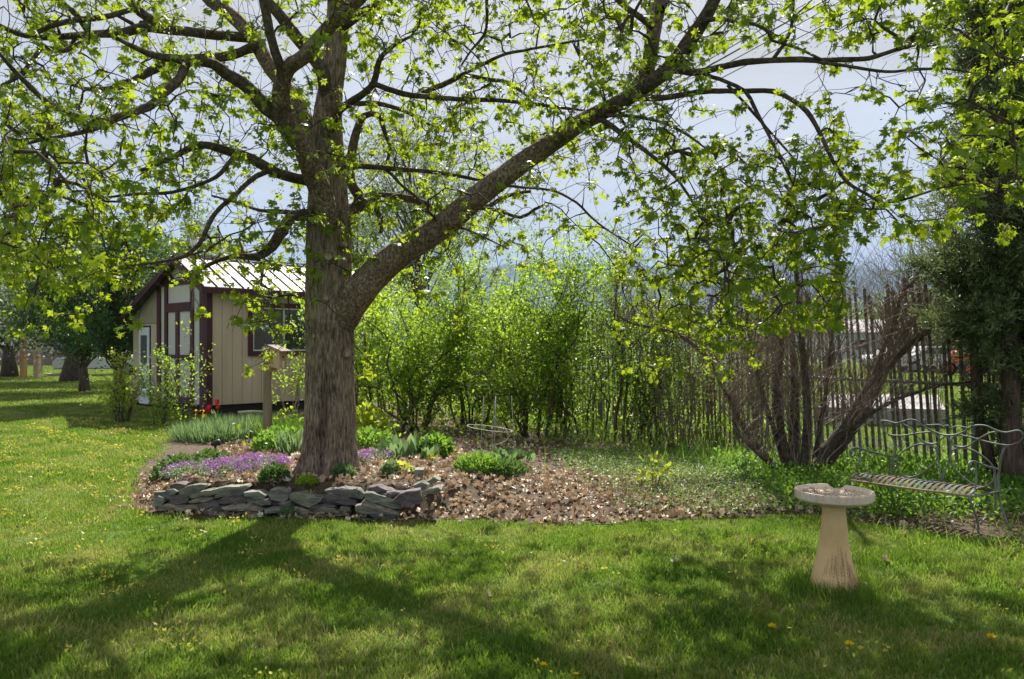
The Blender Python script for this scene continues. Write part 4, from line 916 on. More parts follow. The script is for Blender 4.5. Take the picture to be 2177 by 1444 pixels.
# ground cover right of the litter
x, y = scatter(42000, .5, 3.6, 6.9, 11, lambda x, y: inside(x, y)*sm((x-.8-.35*(y-8.6)*0-.3*vn(x, y, 3)+(y-7)*.25)/1.2)*.9)
k = len(x); tip = rng.normal(0, 1, (k, 3)); nr = rng.normal(0, .5, (k, 3)); nr[:, 2] += 1
o = stamp('ground_cover', T_DIA, np.column_stack([x, y, zg(x, y)+rng.uniform(.02, .1, k)]), frames(tip, nr), rng.uniform(.018, .035, k), M['cover']if 'cover' in M else M['shrub_leaf'])
tag(o, 'small leaved ground cover left of the birdbath', 'ground cover', None, 'stuff')
x, y = scatter(19000, 2.4, 6.5, 6.2, 9.8, lambda x, y: inside(x, y)*np.clip(sm((y-6.35-.15*(x-3))/.5)+.3*vn(x, y, 4), 0, 1))
k = len(x); z = rng.uniform(.03, .22, k); tip = rng.normal(0, .7, (k, 3)); tip[:, 2] += .6; nr = rng.normal(0, .6, (k, 3)); nr[:, 2] += .8
o = stamp('weeds', T_OVAL, np.column_stack([x, y, zg(x, y)+z]), frames(tip, nr), rng.uniform(.03, .065, k), M['weed']); tag(o, 'bright green leafy weeds under and behind the iron bench', 'weeds', None, 'stuff')
x, y = scatter(14000, -1.5, 8, 8.4, 20, lambda x, y: inside(x, y)*np.clip(sm((x-1.2+(y-10)*.45)/.8)*.75+.3*vn(x, y, 2.5), 0, 1))
blades('tall_grass', x, y, .34, .55, M['weed'], 'tall fresh grass growing at the foot of the shrubs and fence', .35)
x, y = scatter(9000, -4, 4.5, 11, 20, lambda x, y: inside(x, y)*np.clip(.4+.8*vn(x, y, 1.8), 0, 1))
k = len(x); tip = rng.normal(0, .7, (k, 3)); tip[:, 2] += .5; nr = rng.normal(0, .6, (k, 3)); nr[:, 2] += .8
o = stamp('undergrowth', T_OVAL, np.column_stack([x, y, zg(x, y)+rng.uniform(.02, .4, k)]), frames(tip, nr), rng.uniform(.05, .11, k), M['shrub_leaf']); tag(o, 'green undergrowth at the foot of the shrub row', 'undergrowth', None, 'stuff')
x, y = scatter(6000, 3., 7, 7.6, 9.8, lambda x, y: inside(x, y)*np.clip(.5+.6*vn(x, y, 2), 0, 1))
blades('tall_grass', x, y, .3, .55, M['weed'], 'tall grass standing behind the back of the iron bench', .4)
x, y = scatter(2500, 2.9, 6.5, 5.4, 7.4, lambda x, y: np.clip(.5+.6*vn(x, y, 3), 0, 1))
blades('tall_grass', x, y, .16, .6, M['grass'], 'ragged grass tufts around the front feet of the bench', .5)
# tulips by the shed
def tulip(px, py, Y, s, mat, label):
    c = P(px, py, Y); g0 = float(zg(c[0], c[1])); h = c[2]-g0; t = thing('tulip', (c[0], c[1], g0), label, 'tulip', 'red tulips in the bed' if mat is M['red_petal'] else None)
    b = MB(); b.tube([(0, 0, 0), (.01, 0, h*.5), (0, 0, h)], [.006, .005, .004], 5); b.build('stem', M['weed'], t)
    V = []; n = 12; prof = [(.25, 0), (.75, .2), (1, .5), (.95, .8), (.72, 1.05)]
    for i, (r, z) in enumerate(prof):
        for j in range(n):
            a = j*6.283/n; k = 1+.1*math.cos(3*a); V.append((s*.5*r*k*math.cos(a), s*.5*r*k*math.sin(a), h+s*(z+(.18*math.cos(3*a) if i == 4 else 0))-s*.3))
    F = [(i*n+j, i*n+(j+1) % n, (i+1)*n+(j+1) % n, (i+1)*n+j) for i in range(4) for j in range(n)]+[tuple(range(n-1, -1, -1))]
    mesh_obj('bloom', V, F, mat, t, np.full(len(V), .3), True)
    k = 4; tip = rng.normal(0, .3, (k, 3)); tip[:, 2] = 1; stamp('leaf', (T_STRAP[0]*np.array((.9, 1, 1)), T_STRAP[1]), np.zeros((k, 3)), frames(tip, rng.normal(0, 1, (k, 3))), np.full(k, h*.75), M['blue_green'], t, kind=None)
for px, py, lb in [(461, 857, 'topmost red tulip in front of the shed wall'), (463, 868, 'red tulip right below the topmost one'), (445, 869, 'orange red tulip left of the topmost pair'), (434, 876, 'large red tulip in the middle of the low row'),
        (443, 878, 'red tulip at the right end of the low row'), (424, 879, 'dark red tulip second from the left of the low row'), (412, 878, 'red and yellow tulip at the left end of the low row')]:
    tulip(px, py, 15.2, .085, M['red_petal'], lb)
tulip(583, 925, 10.6, .07, M['red_petal'], 'single red tulip low down beside the birdhouse post')
tulip(433, 887, 14.6, .06, M['dandelion'], 'small yellow tulip under the low row of red ones')
# dandelions, loose leaves and cones on the lawn
def dandelion(px, py, s, label):
    c = G(px, py, .03); c[2] = float(zg(c[0], c[1])); t = thing('dandelion', c, label, 'dandelion', 'dandelions in the lawn')
    k = 60; tip = rng.normal(0, 1, (k, 3)); tip[:, 2] = np.abs(tip[:, 2])*.6+.1
    stamp('bloom', T_BLADE and (T_BLADE[0]*np.array((3.5, 1, 1)), T_BLADE[1]), np.tile((0, 0, .045), (k, 1)), frames(tip, rng.normal(0, 1, (k, 3))+np.array((0, 0, 2))), np.full(k, s*.55), M['dandelion'], t, kind=None)
    b = MB(); b.tube([(0, 0, 0), (0, 0, .045)], .003, 5); b.build('stem', M['weed'], t)
for a in [(1642, 1338, .048, 'yellow dandelion left of the birdbath shadow'), (1806, 1378, .045, 'yellow dandelion straight below the birdbath'), (2107, 1365, .052, 'yellow dandelion at the right edge of the lawn'), (1157, 1420, .035, 'small yellow dandelion near the bottom middle of the lawn'), (1225, 1440, .03, 'yellow dandelion cut by the bottom edge')]: dandelion(*a)
def lone_leaf(px, py, s, label):
    c = G(px, py, .03); V, F = T_DEAD; o = mesh_obj('fallen_leaf', (V*np.array((1, 1, 1.4))) @ np.array(rotm(1)[0]).T*s*.2+V*s*.9, F, M['dead_leaf'], attr=np.full(len(V), .9)); o.location = (c[0], c[1], float(zg(c[0], c[1]))+.035); o.rotation_euler = (.7, .2, px); tag(o, label, 'leaf', 'single dry leaves on the lawn')
for a in [(1437, 1196, .075, 'pale curled dry leaf on the lawn left of the birdbath'), (1038, 1268, .07, 'brown dry leaf on the lawn below the leaf litter'), (1880, 1190, .08, 'pale dry leaf on the grass between birdbath and bench'), (1578, 1232, .035, 'small pink brown leaf left of the birdbath foot')]: lone_leaf(*a)

# ------------------------------------------------------------------ shrubs
def grow_shrub(name, base, label, cat, n_stem, H, spread, n_leaf, lsize, lmat, smat, T=T_DIA, r0=.025, sub=9, group=None, low=.3, lean=(0, 0), twn=3, crook=.12, leafclump=3, stem_parts=True, base_r=.16, hmin=.65):
    t = thing(name, base, label, cat, group); tw = Twigs(3); tips = []
    for s in range(n_stem):
        a = rng.uniform(0, 6.283); out = rng.uniform(.05, 1)**.7*spread; h = H*rng.uniform(hmin, 1.08)*(1-.18*(out/max(spread, .01))**2)
        n = 9; u = np.linspace(0, 1, n)[:, None]; st = np.array((math.cos(a), math.sin(a), 0))*base_r*rng.random()
        end = np.array((math.cos(a)*out+lean[0], math.sin(a)*out+lean[1], h)); mid = st+(end-st)*.5+np.array((0, 0, h*.1))-np.array((math.cos(a), math.sin(a), 0))*out*.12
        path = (1-u)**2*st+2*u*(1-u)*mid+u*u*end; path[1:] += rng.normal(0, crook*.35, (n-1, 3))*u[1:]**.5; path[0, 2] = -.03
        rr = r0*rng.uniform(.6, 1.3); rad = np.linspace(rr, .004, n)
        if stem_parts and s < 14:
            V, F = tube(path, rad, 6); mesh_obj('stem', V, F, smat, t, smooth=True)
        else: tw.add(path, rad)
        for _ in range(sub):
            f = rng.uniform(low, 1); p0 = path[min(n-1, int(f*(n-1)))]; L = H*rng.uniform(.12, .34)*(1.15-f*.4)
            d = rng.normal(0, .6, 3); d[2] = abs(d[2])*.7+.55; d[:2] += (end[:2]/(spread+.1))*.35; d /= np.linalg.norm(d)
            m_ = 6; v = np.linspace(0, 1, m_)[:, None]; q = p0+d*L*v+rng.normal(0, .025, (m_, 3))*v**.5; q[:, 2] += .08*L*v[:, 0]**2
            tw.add(q, np.linspace(max(.004, rr*.4*(1-f*.5)), .0022, m_)); tips += [(q[k], d) for k in range(1, m_)]
            for _ in range(twn):
                k = rng.integers(1, m_); d2 = d*.6+rng.normal(0, .55, 3); d2 /= np.linalg.norm(d2); L2 = L*rng.uniform(.25, .6)
                q2 = q[k]+d2*L2*np.linspace(0, 1, 4)[:, None]+rng.normal(0, .012, (4, 3)); tw.add(q2, np.linspace(.0035, .0018, 4)); tips += [(q2[1], d2), (q2[2], d2), (q2[3], d2)]
    tw.build('twigs', smat, t)
    if n_leaf:
        k = rng.integers(0, len(tips), n_leaf); TP = np.array([a for a, _ in tips]); TD = np.array([b for _, b in tips])
        k = k[TP[k, 2] > H*low*.6]; n = len(k)
        pos = TP[k]+rng.normal(0, .028+.012*lsize/.05, (n, 3)); tip = TD[k]*.5+rng.normal(0, .6, (n, 3)); nr = rng.normal(0, .6, (n, 3)); nr[:, 2] += .8
        stamp('foliage', T, pos, frames(tip, nr), lsize*rng.uniform(.6, 1.3, n), lmat, t, np.clip(rng.normal(.42, .25, n), 0, 1))
    return t
DH = 1
SR = 'tall multi-stemmed green shrubs in front of the fence'
for i, (px, py, Y, H, sp, nl, n_s, lb) in enumerate([
    (770, 880, 14.5, 2.8, 1.1, 9000, 13, 'bushy green shrub showing just right of the maple trunk'),
    (880, 905, 14., 3.1, 1.2, 13000, 15, 'tall green shrub under the big leaning limb'),
    (1000, 900, 14.6, 3.4, 1.1, 13000, 15, 'tall green shrub behind the wire plant cage, dense to the ground'),
    (1135, 925, 13.1, 3.3, 1., 14000, 16, 'tallest green shrub with dark bare lower stems in the middle of the row'),
    (1235, 905, 13.4, 3.1, .8, 10000, 14, 'narrow upright green shrub with crooked dark stem'),
    (1335, 935, 12.2, 2.95, .62, 9000, 16, 'upright shrub with a tight bundle of dark stems at the right end of the row'),
    (820, 890, 17, 3.1, 1.4, 12000, 12, 'yellow green shrub standing behind the row near the shed'),
    (1070, 890, 16.8, 3.4, 1.4, 12000, 12, 'pale green shrub far back in the row')]):
    b = P(px, py, Y); b[2] = 0
    grow_shrub('tall_shrub', b, lb, 'shrub', max(8, n_s-4), H*rng.uniform(.9, 1.12), sp*1.4, int(nl*(.95 if i < 6 else .6)), .056, M['shrub_leaf'] if i in (0, 1, 3, 6) else M['hedge_leaf'], M['dark_stem'], T_OVAL if i < 5 else T_DIA, .021, 14, SR, .1, crook=.5, base_r=.5, hmin=.42)
b = P(1440, 935, 11.6); b[2] = 0
grow_shrub('sparse_shrub', b, 'thin half bare shrub with dark stems between the green row and the bare shrub', 'shrub', 13, 2.5, .75, 2600, .045, M['shrub_leaf'], M['bare_twig'], T_DIA, .014, 10, None, .2, crook=.3)
b = P(1500, 930, 12.5); b[2] = 0
grow_shrub('sparse_shrub', b, 'thin grey brown leafless shrub against the fence left of the bare shrub', 'shrub', 12, 2.6, .8, 900, .04, M['shrub_leaf'], M['bare_twig'], T_DIA, .013, 10, None, .25, crook=.3)
b = P(1600, 900, 11.2); b[2] = 0
grow_shrub('sparse_shrub', b, 'leafless twiggy shrub behind the big bare shrub', 'shrub', 14, 2.3, .6, 200, .04, M['shrub_leaf'], M['bare_twig'], T_DIA, .014, 9, None, .3)
# the big bare shrub, main stems traced
bb = G(1700, 1022, .03); YB = bb[1]; bare = thing('bare_shrub', bb, 'large leafless brown shrub fanning many stems between leaf bed and bench', 'shrub')
BR = np.array(bare.location)
BS = [([(1700, 1025, 30), (1712, 960, 24), (1716, 880, 22), (1712, 800, 20), (1705, 730, 17), (1698, 650, 14), (1690, 560, 10), (1680, 480, 6)], 0, -.2),
      ([(1690, 1025, 26), (1668, 950, 22), (1655, 880, 20), (1652, 800, 20), (1662, 730, 16), (1650, 660, 9), (1640, 590, 6)], .05, .5),
      ([(1705, 1020, 30), (1690, 960, 26), (1688, 880, 26), (1690, 800, 22), (1688, 760, 14)], .15, .4),
      ([(1665, 1015, 26), (1620, 960, 17), (1575, 900, 15), (1545, 840, 13), (1510, 770, 12), (1470, 730, 11), (1420, 705, 10), (1350, 690, 8), (1310, 670, 6)], .0, 1.0),
      ([(1672, 1022, 16), (1640, 990, 12), (1590, 945, 9), (1560, 900, 8), (1560, 860, 6), (1530, 820, 5)], -.2, .2),
      ([(1720, 1015, 34), (1755, 960, 34), (1800, 900, 32), (1845, 830, 30), (1890, 770, 26), (1950, 720, 22), (2000, 680, 18), (2040, 640, 12)], 0, .7),
      ([(1740, 1012, 26), (1790, 950, 20), (1830, 890, 18), (1870, 820, 18), (1905, 740, 16), (1950, 670, 13), (1990, 620, 10)], .15, 1.1),
      ([(1850, 830, 16), (1870, 760, 14), (1900, 690, 12), (1920, 620, 10), (1945, 600, 9), (1975, 598, 6)], .3, .9),
      ([(1750, 1005, 18), (1800, 930, 14), (1850, 880, 12), (1930, 840, 9), (2000, 820, 7), (2080, 810, 5)], .2, -.2),
      ([(1680, 1018, 18), (1640, 900, 14), (1610, 800, 10), (1590, 700, 8), (1580, 600, 5)], .1, .6),
      ([(1725, 1015, 18), (1745, 900, 12), (1760, 800, 10), (1770, 700, 8), (1790, 600, 5)], .1, .3)]
btips = []
for pts, da, db in BS:
    p = smooth_path(trace([(x_, y_, w_*.76) for x_, y_, w_ in pts], YB+da, YB+db)[::3], .05); p[:, :3] += rng.normal(0, .004, (len(p), 3))
    V, F = bark_tube(p, 9, .003, 30); mesh_obj('stem', V-BR, F, M['bare_bark'] if 'bare_bark' in M else M['branch_bark'], bare, smooth=True); btips.append(p[len(p)//4:, :3])
bt = np.concatenate(btips); tw = Twigs(3)
for i in range(22):                                # straight shoots from the crown of the stump
    a = rng.normal(0, 1.); out = rng.uniform(-1, 1); h = rng.uniform(1.1, 2.35)*(1-.25*abs(out)); s = BR+np.array((rng.normal(0, .13), rng.normal(0, .12), .0))
    e = s+np.array((out*1.5*h/2.2+.1, rng.normal(0, .5), h)); u = np.linspace(0, 1, 8)[:, None]; mid = s+(e-s)*.5+np.array((-out*.16, 0, h*.06))
    q = (1-u)**2*s+2*u*(1-u)*mid+u*u*e; q[1:] += rng.normal(0, .03, (7, 3)); tw.add(q-BR, np.linspace(rng.uniform(.004, .009), .0018, 8))
    for _ in range(4):
        k = rng.integers(3, 8); d = rng.normal(0, .5, 3); d[2] = abs(d[2])+.7; L = rng.uniform(.15, .5); v = np.linspace(0, 1, 4)[:, None]; tw.add(q[k]+d*L*v+rng.normal(0, .01, (4, 3))-BR, np.linspace(.003, .0013, 4))
for i in range(1500):
    s = bt[rng.integers(len(bt))]; d = rng.normal(0, .6, 3); d[2] = abs(d[2])+.5; d /= np.linalg.norm(d); L = rng.uniform(.25, 1.15); v = np.linspace(0, 1, 6)[:, None]
    q = s+d*L*v+rng.normal(0, .03, (6, 3))*v; tw.add(q-BR, np.linspace(rng.uniform(.003, .006), .0014, 6))
    if rng.random() < .7: k = rng.integers(2, 5); d = d+rng.normal(0, .6, 3); tw.add(q[k]+d*L*.4*v[::2]-BR, np.linspace(.0025, .0012, 3))
tw.build('twigs', M['bare_twig'], bare)
# thin pale saplings rising behind the fence
for i, (px, Y, h) in enumerate([(1440, 16, 3.6), (1590, 15, 4.3), (1740, 14, 3.9), (1900, 13, 3.4), (1990, 12.5, 4.4), (1310, 17, 3.4)]):
    b = P(px, 900, Y); b[2] = 0
    grow_shrub('bare_sapling', b, 'thin leafless sapling rising %s' % ['far left of the bare shrub, behind the fence', 'above the maple leaves left of the bare shrub', 'straight behind the bare shrub', 'between the bare shrub and the dark juniper', 'beside the left edge of the juniper', 'behind the right end of the green shrub row'][i], 'sapling', 5, h, .45, 0, .04, M['shrub_leaf'], M['bare_twig'], T_DIA, .012, 7, 'bare saplings behind the fence', .35)

# ------------------------------------------------------------------ juniper at the right edge
jb = np.array((5.25, 8.1, 0.)); jun = thing('juniper', jb, 'tall dark juniper with flat sprays and a shaggy brown trunk at the right edge', 'tree')
def jp(pts, Y0, Y1, name='trunk'):
    p = smooth_path(trace(pts, Y0, Y1)[::3], .06); V, F = bark_tube(p, 14, .012, 16); mesh_obj(name, V-jb, F, M['jun_bark'], jun, smooth=True); return p
M['jun_bark'] = bark_mat('jun_bark', [(.05, .033, .025), (.12, .08, .06), (.2, .15, .12)], 8, .15)
jt = jp([(2165, 1070, 60), (2150, 980, 44), (2150, 850, 38), (2140, 650, 34), (2135, 450, 30), (2150, 250, 24), (2160, 50, 18), (2165, -120, 10)], 8.1, 8.1)
j2 = jp([(2195, 1070, 50), (2200, 900, 40), (2215, 700, 34), (2225, 400, 26), (2240, 100, 16)], 8.3, 8.6)
j3 = jp([(2120, 1040, 24), (2085, 900, 18), (2075, 800, 16), (2100, 660, 14), (2110, 560, 10)], 8.3, 8.5)
tw = Twigs(4); SP, SD = [], []
for i in range(460):
    src = (jt, j2, j3)[rng.choice(3, p=[.62, .26, .12])]; k = rng.integers(len(src)*1//7, len(src)); s = src[k, :3]
    zz = s[2]; L = rng.uniform(.3, .85)*(1.15 if .9 < zz < 3.2 else .8)*(.45 if zz < 1.35 else 1)*(1.25 if zz > 1.5 else 1)
    a = rng.uniform(0, 6.283); d = np.array((math.cos(a), math.sin(a), rng.uniform(-.15, .75))); d /= np.linalg.norm(d); v = np.linspace(0, 1, 8)[:, None]
    L *= .7 if d[0] < -.2 else 1
    q = s+d*L*v+rng.normal(0, .04, (8, 3))*v; q[:, 2] -= .15*L*v[:, 0]*(1-v[:, 0]); tw.add(q-jb, np.linspace(.012, .003, 8))
    if zz < 1.25 and rng.random() < .75: continue
    for k2 in range(2, 8):
        for _ in range(3):
            d2 = d*.6+rng.normal(0, .5, 3)+np.array((0, 0, .25)); d2 /= np.linalg.norm(d2); L2 = rng.uniform(.1, .32); e = q[k2]+d2*L2*np.linspace(0, 1, 3)[:, None]; tw.add(e-jb, np.linspace(.003, .0015, 3))
            for f in np.linspace(.2, 1, 6):
                n = 5; SP.append(q[k2]+d2*L2*f+rng.normal(0, .028, (n, 3))); SD.append(np.tile(d2, (n, 1))+rng.normal(0, .45, (n, 3)))
tw.build('branches', M['jun_bark'], jun); SP = np.concatenate(SP); SD = np.concatenate(SD); k = len(SP)
stamp('foliage', T_SCALE, SP-jb, frames(SD, rng.normal(0, .8, (k, 3))+np.array((0, -.3, .5))), rng.uniform(.028, .062, k), M['juniper'], jun, np.clip(rng.normal(.42, .26, k), 0, 1))

# ------------------------------------------------------------------ fences on the right
FA = np.array((5.0, 8.6, 0)); FD = np.array((3.35-5., 11.9-8.6, 0)); FLn = np.linalg.norm(FD); FD = FD/FLn; FN = np.array((FD[1], -FD[0], 0))*-1
cf = thing('chain_link_fence', FA, 'grey chain link fence with round top rail behind the bench and shrubs', 'fence'); fr = np.array(cf.location)
for i in range(-1, 5):
    c = FD*FLn*i; b = MB(); b.tube([c, c+np.array((0, 0, 1.13))], .036, 12); b.tube([c+np.array((0, 0, 1.12)), c+np.array((0, 0, 1.15)), c+np.array((0, 0, 1.17))], [.042, .034, .012], 12); b.build('post', M['galv'], cf, True)
b = MB(); b.tube([FD*-3.7+np.array((0, 0, 1.075)), FD*15+np.array((0, 0, 1.075))], .022, 10); b.build('rail', M['galv'], cf, True)
tw = Twigs(3); step = .085; Hh = 1.06
for i in range(int(16.5/step)):
    for sgn in (-1, 1):
        s = -3.6+i*step; e = s+sgn*Hh
        if -3.7 < e < 15: tw.add(np.array([FD*s+FN*.012*sgn*.3, FD*e+np.array((0, 0, Hh))+FN*.012*sgn*.3])+np.array((0, 0, .02)), .0022)
tw.build('wire_mesh', M['wire'], cf)
pf = thing('picket_fence', FA-FN*-.16*0+np.array((.16*.894, .16*.447, 0)), 'tall weathered lath picket fence with uneven leaning pickets behind the chain link', 'fence')
for i in range(-34, 150):
    s = i*.1; h = 2.22+.1*math.sin(i*.37)+rng.normal(0, .05)-(.25 if i < -5 else 0); ln = -.06-.035*math.sin(i*.13)+rng.normal(0, .018); w = rng.uniform(.015, .021)
    c = FD*s+FD*rng.normal(0, .008); tp = c+FD*(-ln)*h+np.array((0, 0, h)); u_ = FD*w; n_ = np.array((.894, .447, 0))*.007
    V = [c-u_-n_, c+u_-n_, c+u_+n_, c-u_+n_, tp-u_*.9-n_, tp+u_*.9-n_, tp+u_*.9+n_, tp-u_*.9+n_]
    mesh_obj('picket', V, [(3, 2, 1, 0), (4, 5, 6, 7), (0, 1, 5, 4), (1, 2, 6, 5), (2, 3, 7, 6), (3, 0, 4, 7)], M['lath'], pf)
b = MB()
for z in (.35, 1., 1.7, 2.05): b.tube([FD*(-3.4)+np.array((-.01, -.01, z)), FD*15+np.array((-.01, -.01, z))], .0025, 4)
b.build('tie_wire', M['wire'], pf)

# ------------------------------------------------------------------ birdbath
bx, by = 1.965, 4.86; bt_ = thing('birdbath', (bx, by, 0), 'cream concrete birdbath with shallow notched bowl on a flared pedestal', 'birdbath')
def lathe(prof, n, mod=None):
    V = []; 
    for i, (r, z) in enumerate(prof):
        for j in range(n):
            a = j*2*math.pi/n; rr, zz = (r, z) if mod is None else mod(i, a, r, z); V.append((rr*math.cos(a), rr*math.sin(a), zz))
    F = [(i*n+j, i*n+(j+1) % n, (i+1)*n+(j+1) % n, (i+1)*n+j) for i in range(len(prof)-1) for j in range(n)]
    F += [tuple(range(n-1, -1, -1)), tuple((len(prof)-1)*n+j for j in range(n))]; return V, F
pr = [(.145, -.02), (.15, .0), (.142, .03), (.135, .07), (.126, .11), (.113, .16), (.1, .22), (.09, .28), (.082, .34), (.076, .4), (.071, .45), (.067, .5), (.066, .53)]
V, F = lathe(pr, 40, lambda i, a, r, z: (r*(1+.01*math.sin(a*3+z*20)), z)); mesh_obj('pedestal', V, F, M['concrete'], bt_, smooth=True)
def rim(i, a, r, z):
    na = math.atan2(math.sin(a-R(64)), math.cos(a-R(64)))   # worn notch at the back of the rim
    if i in (5, 6, 7, 8) and abs(na) < .2: z -= .026*math.cos(na/.2*math.pi/2)**.4
    if 4 <= i <= 5: r *= 1-.022*(math.cos(a*34) > .82)
    return r, z
pr = [(.066, .528), (.1, .532), (.17, .545), (.212, .56), (.226, .572), (.229, .612), (.226, .619), (.214, .619), (.208, .61), (.19, .592), (.12, .58), (.05, .576), (.01, .575)]
V, F = lathe([(r, z) for r, z in pr[:3]]+pr[3:], 136, rim); mesh_obj('bowl', V, F, M['bowl'], bt_, smooth=False)
k = 900; r = .19*np.sqrt(rng.random(k)); a = rng.uniform(0, 6.283, k); a[:500] = rng.normal(1.9, .9, 500)
o = stamp('seed_debris', T_DIA, np.column_stack([r*np.cos(a), r*np.sin(a), .583+.03*(r/.19)**3*.5+rng.uniform(0, .006, k)]), rotm(k), rng.uniform(.004, .012, k), M['debris'], bt_)
b = MB()                                            # moulded fern and grass relief on the lower pedestal
def onped(a, z): 
    r = np.interp(z, [q[1] for q in [(0.145, -.02), (.15, .0), (.135, .07), (.113, .16), (.1, .22), (.09, .28), (.082, .34), (.076, .4)]], [.145, .15, .135, .113, .1, .09, .082, .076])
    return np.array((r*math.cos(a), r*math.sin(a), z))*np.array((1.004, 1.004, 1))
for a0, h0, k in [(-1.95, .24, 9), (-1.6, .29, 11), (-1.3, .26, 10), (-2.3, .16, 6), (-1.0, .17, 6), (-.7, .12, 5)]:
    stem = [onped(a0+.08*math.sin(z*14+a0), z) for z in np.linspace(.05, h0, 9)]; b.tube(stem, .0013, 4)
    for j in range(k):
        z = .06+(h0-.07)*j/k
        for sg in (-1, 1): b.tube([onped(a0+.08*math.sin(z*14+a0), z), onped(a0+sg*.13, z+.018), onped(a0+sg*.2*(1-j/k*.6), z+.036)], .0011, 4)
for _ in range(26):
    a0 = rng.uniform(-2.6, -.5); z0 = .04; h = rng.uniform(.06, .2); w_ = rng.normal(0, .25); b.tube([onped(a0, z0), onped(a0+w_*.3, z0+h*.5), onped(a0+w_, z0+h)], .001, 4)
b.build('fern_relief', M['stain'], bt_)
t = thing('flat_stone', G(1830, 1250, 0), 'small flat pale stone on the grass at the birdbath foot', 'stone')
b = MB(); b.tube([(0, 0, -.01), (0, 0, .03), (.002, 0, .035)], [.06, .055, .03], 9); b.build('stone', M['bowl'], t)

# ------------------------------------------------------------------ iron bench
FLc, FRc = np.array((3.0, 7.05, 0)), np.array((3.56, 6.15, 0)); ux = FRc-FLc; BL = np.linalg.norm(ux); ux = ux/BL; vx = np.array((-ux[1], ux[0], 0))*1.
if vx[0] < 0: vx = -vx
DEP = .40
bench = thing('bench', FLc, 'rusty grey green wrought iron garden bench with looped back and slatted seat', 'bench'); bo = np.array(bench.location)
def onplane(px, py, p0, nrm):
    d = np.array(((px-CX)/FPX, 1, -(py-HY)/FPX)); o = np.array((0, 0, CZ)); t = np.dot(p0-o, nrm)/np.dot(d, nrm); return o+d*t
def q5(pts): return [(x/4.513+1750, y/4.513+850) for x, y in pts]
def iron(name, pts, p0, nrm, r=.0085, mat='bench_iron', sides=8):
    w = np.array([onplane(x, y, p0, nrm) for x, y in q5(pts)]); w = smooth_path(np.column_stack([w, np.zeros(len(w))]), .015)[:, :3]-bo; r = r*.82
    b = MB(); b.tube(w, r, sides); return b.build(name, M[mat], bench, True)
BK = FLc+vx*DEP
iron('back_rail', [(560, 200), (620, 205), (700, 225), (760, 210), (840, 190), (900, 205), (960, 250), (1030, 290), (1090, 315), (1150, 335), (1220, 340), (1290, 330), (1360, 300), (1420, 260), (1480, 245), (1560, 250), (1620, 275), (1680, 300), (1750, 315), (1810, 305), (1870, 295), (1910, 315), (1915, 360), (1890, 400), (1840, 425), (1780, 438), (1700, 430), (1600, 410), (1500, 385), (1420, 360), (1340, 345), (1280, 345), (1240, 370), (1235, 400), (1265, 440), (1330, 455), (1400, 440), (1450, 405), (1520, 360), (1600, 320), (1680, 305)], BK, vx)
iron('back_rail', [(560, 202), (553, 240), (580, 290), (640, 335), (720, 345), (800, 340), (880, 325), (960, 315), (1030, 310), (1080, 335), (1110, 370), (1100, 410), (1050, 425), (980, 410), (920, 370), (880, 320), (840, 270), (790, 245), (740, 215)], BK, vx)
iron('back_loop', [(710, 560), (730, 530), (790, 480), (870, 440), (950, 425), (1030, 440), (1080, 475), (1095, 530), (1080, 590), (1020, 650), (940, 710), (860, 740), (790, 735), (740, 700), (712, 640), (710, 562)], BK, vx)
iron('back_loop', [(1225, 600), (1220, 540), (1240, 490), (1300, 465), (1380, 470), (1450, 490), (1530, 540), (1600, 600), (1640, 660), (1645, 730), (1620, 790), (1570, 830), (1500, 835), (1420, 800), (1340, 740), (1270, 670), (1226, 602)], BK, vx)
iron('back_scroll', [(1140, 790), (1125, 700), (1105, 600), (1098, 500), (1105, 430), (1120, 390), (1150, 365), (1180, 350), (1215, 380), (1225, 450), (1215, 550), (1190, 630), (1160, 710), (1141, 790)], BK, vx)
iron('back_scroll', [(975, 225), (960, 205), (970, 190), (985, 205), (980, 235), (1010, 243), (1060, 240), (1120, 240), (1150, 260), (1165, 255), (1190, 245), (1215, 265), (1225, 300), (1210, 320)], BK, vx, .006)
iron('back_scroll', [(1225, 278), (1270, 255), (1340, 260), (1400, 270), (1440, 245), (1435, 220), (1415, 225), (1420, 245)], BK, vx, .006)
iron('rear_leg', [(655, 345), (680, 400), (685, 480), (677, 560), (665, 700), (660, 850), (652, 960), (648, 1060)], BK, vx, .011)
iron('rear_leg', [(1780, 438), (1740, 470), (1715, 530), (1700, 600), (1690, 680), (1680, 760), (1685, 870), (1700, 980), (1730, 1090), (1770, 1190), (1822, 1295)], BK, vx, .011)
L0 = FLc; R0 = FRc
for e0, arm, sup, leg, brace in (
    (L0, [(300, 515), (280, 545), (262, 530), (258, 495), (275, 470), (310, 462), (350, 468), (450, 495), (550, 522), (660, 545)], [(350, 475), (360, 520), (350, 570), (325, 640), (335, 700), (345, 712)],
     [(350, 706), (320, 712), (285, 732), (262, 790), (270, 850), (300, 930), (330, 1000), (315, 1090)], [(320, 1085), (360, 1020), (430, 950), (520, 917), (600, 912), (650, 925)]),
    (R0, [(1440, 662), (1415, 685), (1397, 655), (1400, 612), (1440, 592), (1500, 610), (1570, 638), (1680, 668)], [(1458, 600), (1470, 680), (1467, 760), (1460, 850), (1450, 880)],
     [(1460, 872), (1430, 890), (1412, 930), (1420, 1000), (1445, 1060), (1472, 1130), (1487, 1200), (1490, 1280)], [(1512, 1200), (1540, 1150), (1600, 1112), (1660, 1102), (1715, 1105)])):
    nr_ = ux; iron('arm_rest', arm, e0, nr_, .0105); iron('arm_support', sup, e0, nr_, .009); iron('front_leg', leg, e0, nr_, .0105); iron('brace', brace, e0, nr_, .008)
